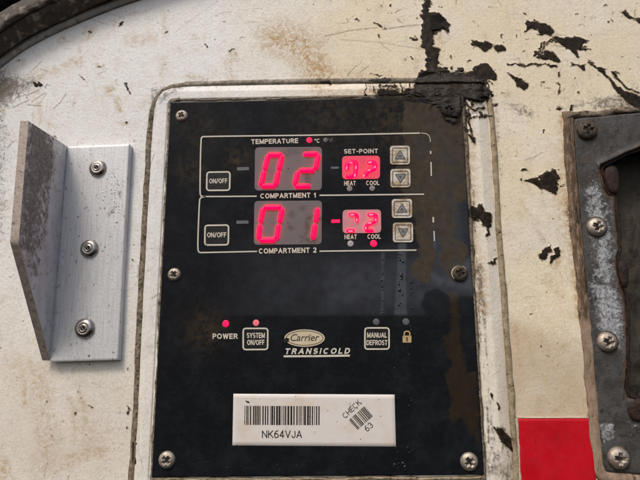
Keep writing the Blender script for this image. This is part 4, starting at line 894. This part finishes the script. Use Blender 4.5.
# ------------------------------------------------------------------ thick black residue smeared over frame and controller corner
SM = [[(414, 86), (420, 76), (430, 69), (446, 69), (460, 73), (474, 76), (484, 82), (489, 91), (490, 99), (482, 99), (472, 101), (466, 101), (465, 110), (458, 116), (450, 120), (443, 114), (437, 104), (424, 100), (410, 99), (402, 98), (408, 92)],
      ([(440, 102), (449, 118), (453, 121)], 2.2), ([(396, 97), (420, 95)], 1.6), ([(470, 84), (492, 96)], 1.6), ([(462, 102), (468, 118)], 1.2), ([(430, 60), (433, 72)], 4.0), ([(452, 73), (462, 70)], 1.4)]
xs, ys = np.meshgrid(np.arange(388, 500, .55), np.arange(52, 128, .55))
n_ = noise2(xs * .55 + ys * .5, ys * 1.5 - xs * .35, 4.5, 201) * .6 + noise2(xs * .5 + ys * .6, ys * 1.8 - xs * .4, 1.8, 202) * .4
mk_ = cover(xs, ys, SM, 5.0) + (n_ - .5) * .85
inp = np.clip(.5 - sd_poly(xs, ys, PAN_C) / 2.4, 0, 1); inf = np.clip(.5 - (sd_poly(xs, ys, OUT_C) + 3.5) / 7, 0, 1)
ctr_h = np.maximum(.0026 * np.exp(-((sd_poly(xs, ys, OUT_C)) / 3.2) ** 2), np.maximum(inp * HP, inf * .0036))
hh = ctr_h + .0014 * np.clip((mk_ - .42) * 2.2, -.6, 1) * (.35 + 1.0 * noise2(xs, ys, 7, 203)) + (n_ - .5) * .0005
f_ = grid_faces(xs.shape[1], xs.shape[0]); fm = mk_.ravel()[f_].mean(1)
s_ = NT('black_residue'); c_ = s_.mix(s_.ramp(s_.noise(.22, 6, .75, .5), .35, .70), (.010, .0075, .005), (.046, .033, .021)); c_ = s_.mix(s_.ramp(s_.noise(.5, 3, .6), .69, .72), c_, (.45, .41, .34))
M['residue'] = s_.out(c_, s_.ramp(s_.noise(.2, 4), .3, .7, .35, .7), spec=.25, height=s_.noise(.35, 6, .7), bump=.7)
used = np.unique(f_[fm > .47]); remap = -np.ones(xs.size, int); remap[used] = np.arange(len(used))
mk('residue_smear', P(xs, ys, hh).reshape(-1, 3)[used], remap[f_[fm > .47]], M['residue'], mf, None, True)

# ------------------------------------------------------------------ barcode label
LB = [(233.4, 393.8), (394.5, 394.6), (395.9, 446.5), (232.4, 445.4)]
lb = thing('barcode_label', 'white printed barcode sticker on the lower part of the black controller', 'label', P(314, 446, HP))
slab('label_paper', LB, HP + .00010, M['label'], lb, 4, None, HP + .00003, None, .00001, False)
TL_ = HP + .00022
def barcode(o, ex, ey, n, seed):
    """bars laid along ex (full run) with height ey, from corner o"""
    r = random.Random(seed); o = np.array(o, float); ex = np.array(ex, float); ey = np.array(ey, float); parts = []; t = 0.0; ws = []
    while len(ws) < n * 2: ws.append(r.choice((1, 1, 1, 2, 2, 3)))
    tot = sum(ws[:-1]); t = 0
    for i, w_ in enumerate(ws[:-1]):
        if i % 2 == 0:
            a = o + ex * (t / tot); b = o + ex * ((t + w_) / tot); q = np.array([a, b, b + ey, a + ey]); parts.append((P(q[:, 0], q[:, 1], TL_), [(0, 1, 2, 3)]))
        t += w_
    return lines('barcode', parts, M['ink'], lb)
barcode((244.6, 405.8), (75, .3), (-.1, 19), 36, 3)
block_text('NK64VJA', 262, 438.0, 302, 438.0, 7.6, TL_, M['ink'], lb, .125, .15)
barcode((348.8, 419.8), (15.4, -13.6), (8.8, 10), 14, 8)
block_text('CHECK', 345.4, 418.8, 361.8, 403.2, 5.6, TL_, M['ink'], lb, .12, .15)
block_text('63', 367.4, 432.0, 373.8, 426.2, 6.0, TL_, M['ink'], lb, .12, .15)
poly('ink_smear', [(245, 400.6), (249, 401.4), (249.6, 403.4), (247, 402.6)], TL_, M['ink'], lb)

# ------------------------------------------------------------------ angle bracket
HB = .0055
br = thing('angle_bracket', 'dirty bent aluminium angle bracket with three rivets on the left', 'bracket', P(85, 362, 0))
def bd_attr(X, Y): return dict(dirt=cover(X, Y, [dict(s=([(122, 180), (118, 205), (108, 215)], 1.5), soft=3, k=1.2), dict(s=([(88, 196), (86, 210)], 2), soft=4, k=.7), dict(s=(85, 330, 12), soft=5, k=.8), dict(s=[(60, 200), (64, 200), (56, 355), (50, 355)], soft=4, k=.6)], 3))
slab('base_flange', [(67.6, 146.6), (129, 144.2), (117.4, 359.8), (50.2, 361.8)], HB, M['alu'], br, 2, bd_attr, .0002, None, .0004)
best = min(np.linspace(.02, .09, 200), key=lambda h: abs((P(28.6, 121, h) - P(67.6, 146.6, HB))[0]) + .0 * h)
h1 = best; h2 = h1 * 1.0
def flange(off_px):
    a, b, c_, d = P(67.6, 146.6, HB - .0006), P(28.6, 121, h1), P(18.6, 242, h2), P(50.2, 360.5, HB - .0006)
    return a, b, c_, d
a, b, c_, d = flange(0); nrm = np.cross(b - a, d - a); nrm /= np.linalg.norm(nrm); nrm *= np.sign(nrm[0]); th = .0052
nf = 60; rows = []
e0 = resample(np.array([a, d]), n=nf) if False else np.linspace(0, 1, nf)[:, None] * (d - a) + a
# free edge follows b -> c -> d
tc = np.linalg.norm(c_ - b) / (np.linalg.norm(c_ - b) + np.linalg.norm(d - c_))
fe = np.array([b + (c_ - b) * (t / tc) if t < tc else c_ + (d - c_) * ((t - tc) / (1 - tc)) for t in np.linspace(0, 1, nf)])
nu = 24; inner = e0[:, None] * (1 - np.linspace(0, 1, nu)[None, :, None]) + fe[:, None] * np.linspace(0, 1, nu)[None, :, None]
outer = inner - nrm * th
dirt = np.zeros((nf, nu)); uu = np.linspace(0, 1, nu)[None]; vv = np.linspace(0, 1, nf)[:, None]
dirt += .25 + .8 * np.exp(-((uu - .78) / .25) ** 2) * (vv < .62) + .9 * np.exp(-((uu - .5) / .2) ** 2 - ((vv - .12) / .1) ** 2) + .5 * (vv < .5) * (uu > .35)
G = np.concatenate([inner, outer[:, ::-1]], 1); m_ = 2 * nu; idx = np.arange(nf * m_).reshape(nf, m_); 
fi = np.stack([idx[:-1, :nu - 1], idx[:-1, 1:nu], idx[1:, 1:nu], idx[1:, :nu - 1]], -1).reshape(-1, 4)
fo = np.stack([idx[:-1, nu:-1], idx[:-1, nu + 1:], idx[1:, nu + 1:], idx[1:, nu:-1]], -1).reshape(-1, 4)
cap = [tuple(idx[0, ::-1]), tuple(idx[-1])]
mk('upright_flange', G, [tuple(q) for q in np.vstack([fi, fo])] + cap, M['alu'], br, dict(dirt=np.concatenate([dirt, dirt[:, ::-1]], 1)))
# raw cut edge along the free side
ed = np.stack([fe + (fe - e0) / (np.linalg.norm(fe - e0, axis=1)[:, None] + 1e-6) * .00015 + nrm * .0001, fe - nrm * (th + .0001) + (fe - e0) / (np.linalg.norm(fe - e0, axis=1)[:, None] + 1e-6) * .00015], 1)
mk('cut_edge', ed, grid_faces(2, nf), M['alu_cut'], br)
RIV = [(.001, .20), (.10, .20), (.17, .26), (.20, .42), (.26, .47), (.36, .47), (.42, .38), (.5, .42), (.66, .40), (.82, .30), (.93, .17), (1, 0), (1, -.1)]
M['rivet'] = simple('rivet_steel', (.50, .47, .43), (.34, .30, .26), .3, (.22, .42), metal=1., bump=.2, dirt=(.16, .11, .07), dirt_t=.64)
for (x_, y_, r_) in ((98, 168.6, 9.3), (89.6, 248.8, 9.6), (85, 328.4, 10.2)):
    rv = dome('rivet', x_, y_, r_, HB, M['rivet'], br, RIV, 48)
    dome('rivet_pin', x_, y_, r_ * .17, HB + r_ * PX * .2, M['slot'], rv, [(.001, .5), (.5, .45), (.9, .3), (1, 0)], 16)
# tiny raised spatter on the flange
V, Fc, k = [], [], 0
def spat(x_, y_, r_):
    global k
    c = P(x_, y_, HB + .00005); n = 7
    for (q, z) in ((1, 0), (.7, .6), (.05, .8)):
        for a_ in range(n):
            t = 2 * math.pi * a_ / n; V.append(c + np.array([r_ * q * math.cos(t) * PX, -r_ * z * .5 * PX, r_ * q * math.sin(t) * PX * 1.3]))
    for i in range(2):
        for a_ in range(n): Fc.append((k + i * n + a_, k + i * n + (a_ + 1) % n, k + (i + 1) * n + (a_ + 1) % n, k + (i + 1) * n + a_))
    k += 3 * n
for _ in range(38): spat(random.gauss(112, 5), random.gauss(193, 14), random.uniform(.3, .9))
sp = mk('spatter', [v for v in V], Fc, M['bead_clear'], br, None, True); sp['kind'] = 'stuff'

# ------------------------------------------------------------------ latch plate on the right
HL = .0022
lp = thing('latch_plate', 'corroded grey metal latch plate with screws around a dark rusty recess', 'latch plate', P(640, 474, 0))
OUTL = [(760, 90), (640, 112), (577, 118), (574.5, 119), (573, 124), (576, 170), (582, 240), (590, 330), (598, 420), (602, 467), (604, 472), (610, 474), (640, 476), (760, 480)]
INL = Q(540, 170, 4, (880, -140), (400, -90), (300, -40), (246, -16), (240, 0), (248, 30), (262, 72), (280, 102), (306, 112), (304, 160), (312, 240), (320, 320), (308, 362), (322, 460), (338, 500), (346, 560), (352, 700), (346, 830), (340, 870), (352, 905), (400, 920), (880, 930))
def arcs(pts, anchors, ns):
    out = []
    for (i, j), n in zip(anchors, ns): out.append(resample(pts[i:j + 1], n=n)[:-1])
    out.append(np.asarray(pts[-1:], float)); return np.vstack(out)
ns = (120, 330, 120)
OL = arcs(OUTL, ((0, 3), (3, 10), (10, 13)), ns); IL = arcs(INL, ((0, 4), (4, 19), (19, 21)), ns)
IL = IL + np.column_stack([snoise(len(IL), 9, 77) * .8, snoise(len(IL), 9, 78) * .8])
def lattr(X, Y):
    pale = cover(X, Y, [dict(s=Q(540, 170, 4, (160, 60), (230, 20), (280, 110), (300, 250), (320, 470), (190, 470), (200, 330), (170, 180)), soft=12, k=.78), dict(s=Q(540, 280, 4, (190, 0), (300, 0), (340, 120), (340, 300), (270, 260), (220, 190)), soft=10, k=.9), dict(s=Q(540, 100, 6.4, (400, 380), (640, 230), (640, 260), (450, 400)), soft=8, k=.5), dict(s=Q(540, 370, 4.36, (255, 225), (330, 226), (330, 300), (270, 330)), soft=3, k=.7), dict(s=Q(540, 370, 4.36, (360, 200), (440, 230), (440, 330), (400, 260)), soft=6, k=.6), dict(s=(Q(540, 100, 6.4, (240, 280), (260, 420)), 2), soft=4, k=.55)], 5)
    rust = cover(X, Y, [dict(s=[(592, 360), (640, 360), (640, 440), (598, 440)], soft=16, k=.42), dict(s=[(578, 120), (592, 120), (606, 330), (592, 330)], soft=6, k=.5), dict(s=(INL, 4.5), soft=7, k=.9), dict(s=Q(540, 100, 6.4, (230, 120), (640, 100), (640, 190), (420, 340), (230, 360)), soft=12, k=.36), dict(s=Q(540, 170, 4, (165, 180), (200, 190), (200, 480), (165, 480)), soft=6, k=.6), dict(s=(Q(540, 280, 4, (270, 250),), 0) if False else (607, 342, 12), soft=4, k=.6), dict(s=(618.5, 458, 13), soft=4, k=.6), dict(s=(597, 227, 12), soft=4, k=.55)], 5)
    return dict(pale=pale, rust=rust)
def lh(u, X, Y):
    return HL * np.clip(u / .04, 0, 1) ** .5 + (noise2(X, Y, 14, 61) - .5) * .0004 + .0012 * np.exp(-((u - .94) / .06) ** 2) - .004 * np.clip((u - .97) / .03, 0, 1)
strip('plate', OL, IL, 46, lh, M['plate'], lp, lattr)
# rolled rusty rim and the pocket behind it
rim = IL[(IL[:, 0] < 680)]
tube('rusty_rim', rim + [1.0, 0], 1.5, .0006, M['rust'], lp, seg=10, jit=.3, flat=.7, seed=23, period=9, shift=.6)
back = P(IL[:, 0], IL[:, 1], .0)
v1 = back.copy(); v1[:, 1] = -.0016; v2 = back.copy(); v2[:, 1] = .010; v3 = back.copy(); v3[:, 1] = .022
mk('recess_side', np.stack([v1, v2, v3], 1), grid_faces(3, len(IL)), M['rust'], lp, None, True)
xx, yy = np.meshgrid(np.arange(560, 820, 2.5), np.arange(80, 480, 2.5)); hb = -.021 + (noise2(xx, yy, 40, 66) - .5) * .006 + (noise2(xx, yy, 12, 67) - .5) * .002
mk('recess_back', P(xx, yy, hb), grid_faces(xx.shape[1], xx.shape[0]), M['recess'], lp, None, True)
# rusted catch ears at the pocket's edge
def lump(name, pts, h0, h1, mat, parent):
    p = smooth_path(pts, 2, True); n = len(p); c = p.mean(0); rows = []
    for s, hh in ((1.0, h0), (1.0, h1 * .6 + h0 * .4), (.85, h1 * .93), (.55, h1), (.05, h1 * 1.02)):
        q = c + (p - c) * s; rows.append(P(q[:, 0], q[:, 1], hh + (snoise(n, 4, int(abs(c[0] * 7 + s * 100))) * .0002)))
    G_ = np.stack(rows, 0); idx = np.arange(5 * n).reshape(5, n); idx = np.hstack([idx, idx[:, :1]])
    f = np.stack([idx[:-1, :-1], idx[:-1, 1:], idx[1:, 1:], idx[1:, :-1]], -1).reshape(-1, 4)
    return mk(name, G_, f, mat, parent, None, True)
lump('catch_ear', Q(540, 170, 4, (248, -8), (300, -25), (318, 20), (316, 95), (296, 106), (268, 80)), -.006, .0022, M['rust'], lp)
lump('catch_ear', Q(540, 170, 4, (306, 362), (340, 355), (356, 400), (352, 470), (330, 480), (316, 430)), -.006, .0024, M['rust'], lp)
lump('catch_ear', Q(540, 370, 4.36, (372, 160), (400, 125), (450, 118), (500, 160), (480, 225), (420, 235), (385, 210)), -.006, .0040, M['rust'], lp)
tube('sealant_bead', smooth_path([(567.5, 112), (569, 140), (572, 185), (577, 240), (582.5, 290), (589, 350), (594, 420), (598, 462), (600.5, 474), (607, 478), (640, 480.5), (720, 484)], 2), 5.4, .0006, M['seal_tan'], lp, seg=16, jit=.16, flat=.42, seed=31, shift=.8)
tube('sealant_bead', smooth_path([(566, 118), (572, 115.5), (600, 113.5), (640, 110), (720, 102)], 2), 3.0, .0008, M['sealant'], lp, seg=10, jit=.45, flat=.7, seed=33, shift=1.2)
for (x_, y_, r_, ro, mt) in ((586.8, 130.5, 10.0, .2, 'screw_dark'), (596.4, 227, 9.4, .35, 'screw'), (607, 342, 9.4, .35, 'screw'), (618.6, 458, 9.7, .1, 'screw')):
    dome('grime_ring', x_, y_, r_ * 1.20, HL - .0003, M['screw_dark'], lp, [(.001, .12), (.7, .12), (.9, .09), (1, 0), (1, -.1)], 40)  # dark ring stands in for the shadow round each screw head
    screw(x_, y_, r_, HL + .0008, lp, ro, mt)

# ------------------------------------------------------------------ red tape
tp = thing('red_tape', 'bright red rectangle of reflective tape at the bottom beside the latch plate', 'tape', P(556, 480, 0))
slab('tape_sheet', [(517.4, 418.8), (590, 418.6), (601, 530), (523.6, 530)], .0011, M['tape'], tp, 3, None, -.0002, None, .00008, False)
tube('tape_edge', [(516.8, 417.6), (588, 417.6)], .7, .0009, M['tape_edge'], tp, jit=.4, seed=51)
tube('tape_edge', [(516.2, 418), (519.6, 470), (523, 520)], 1.6, .0008, M['tape_edge'], tp, jit=.4, seed=52)
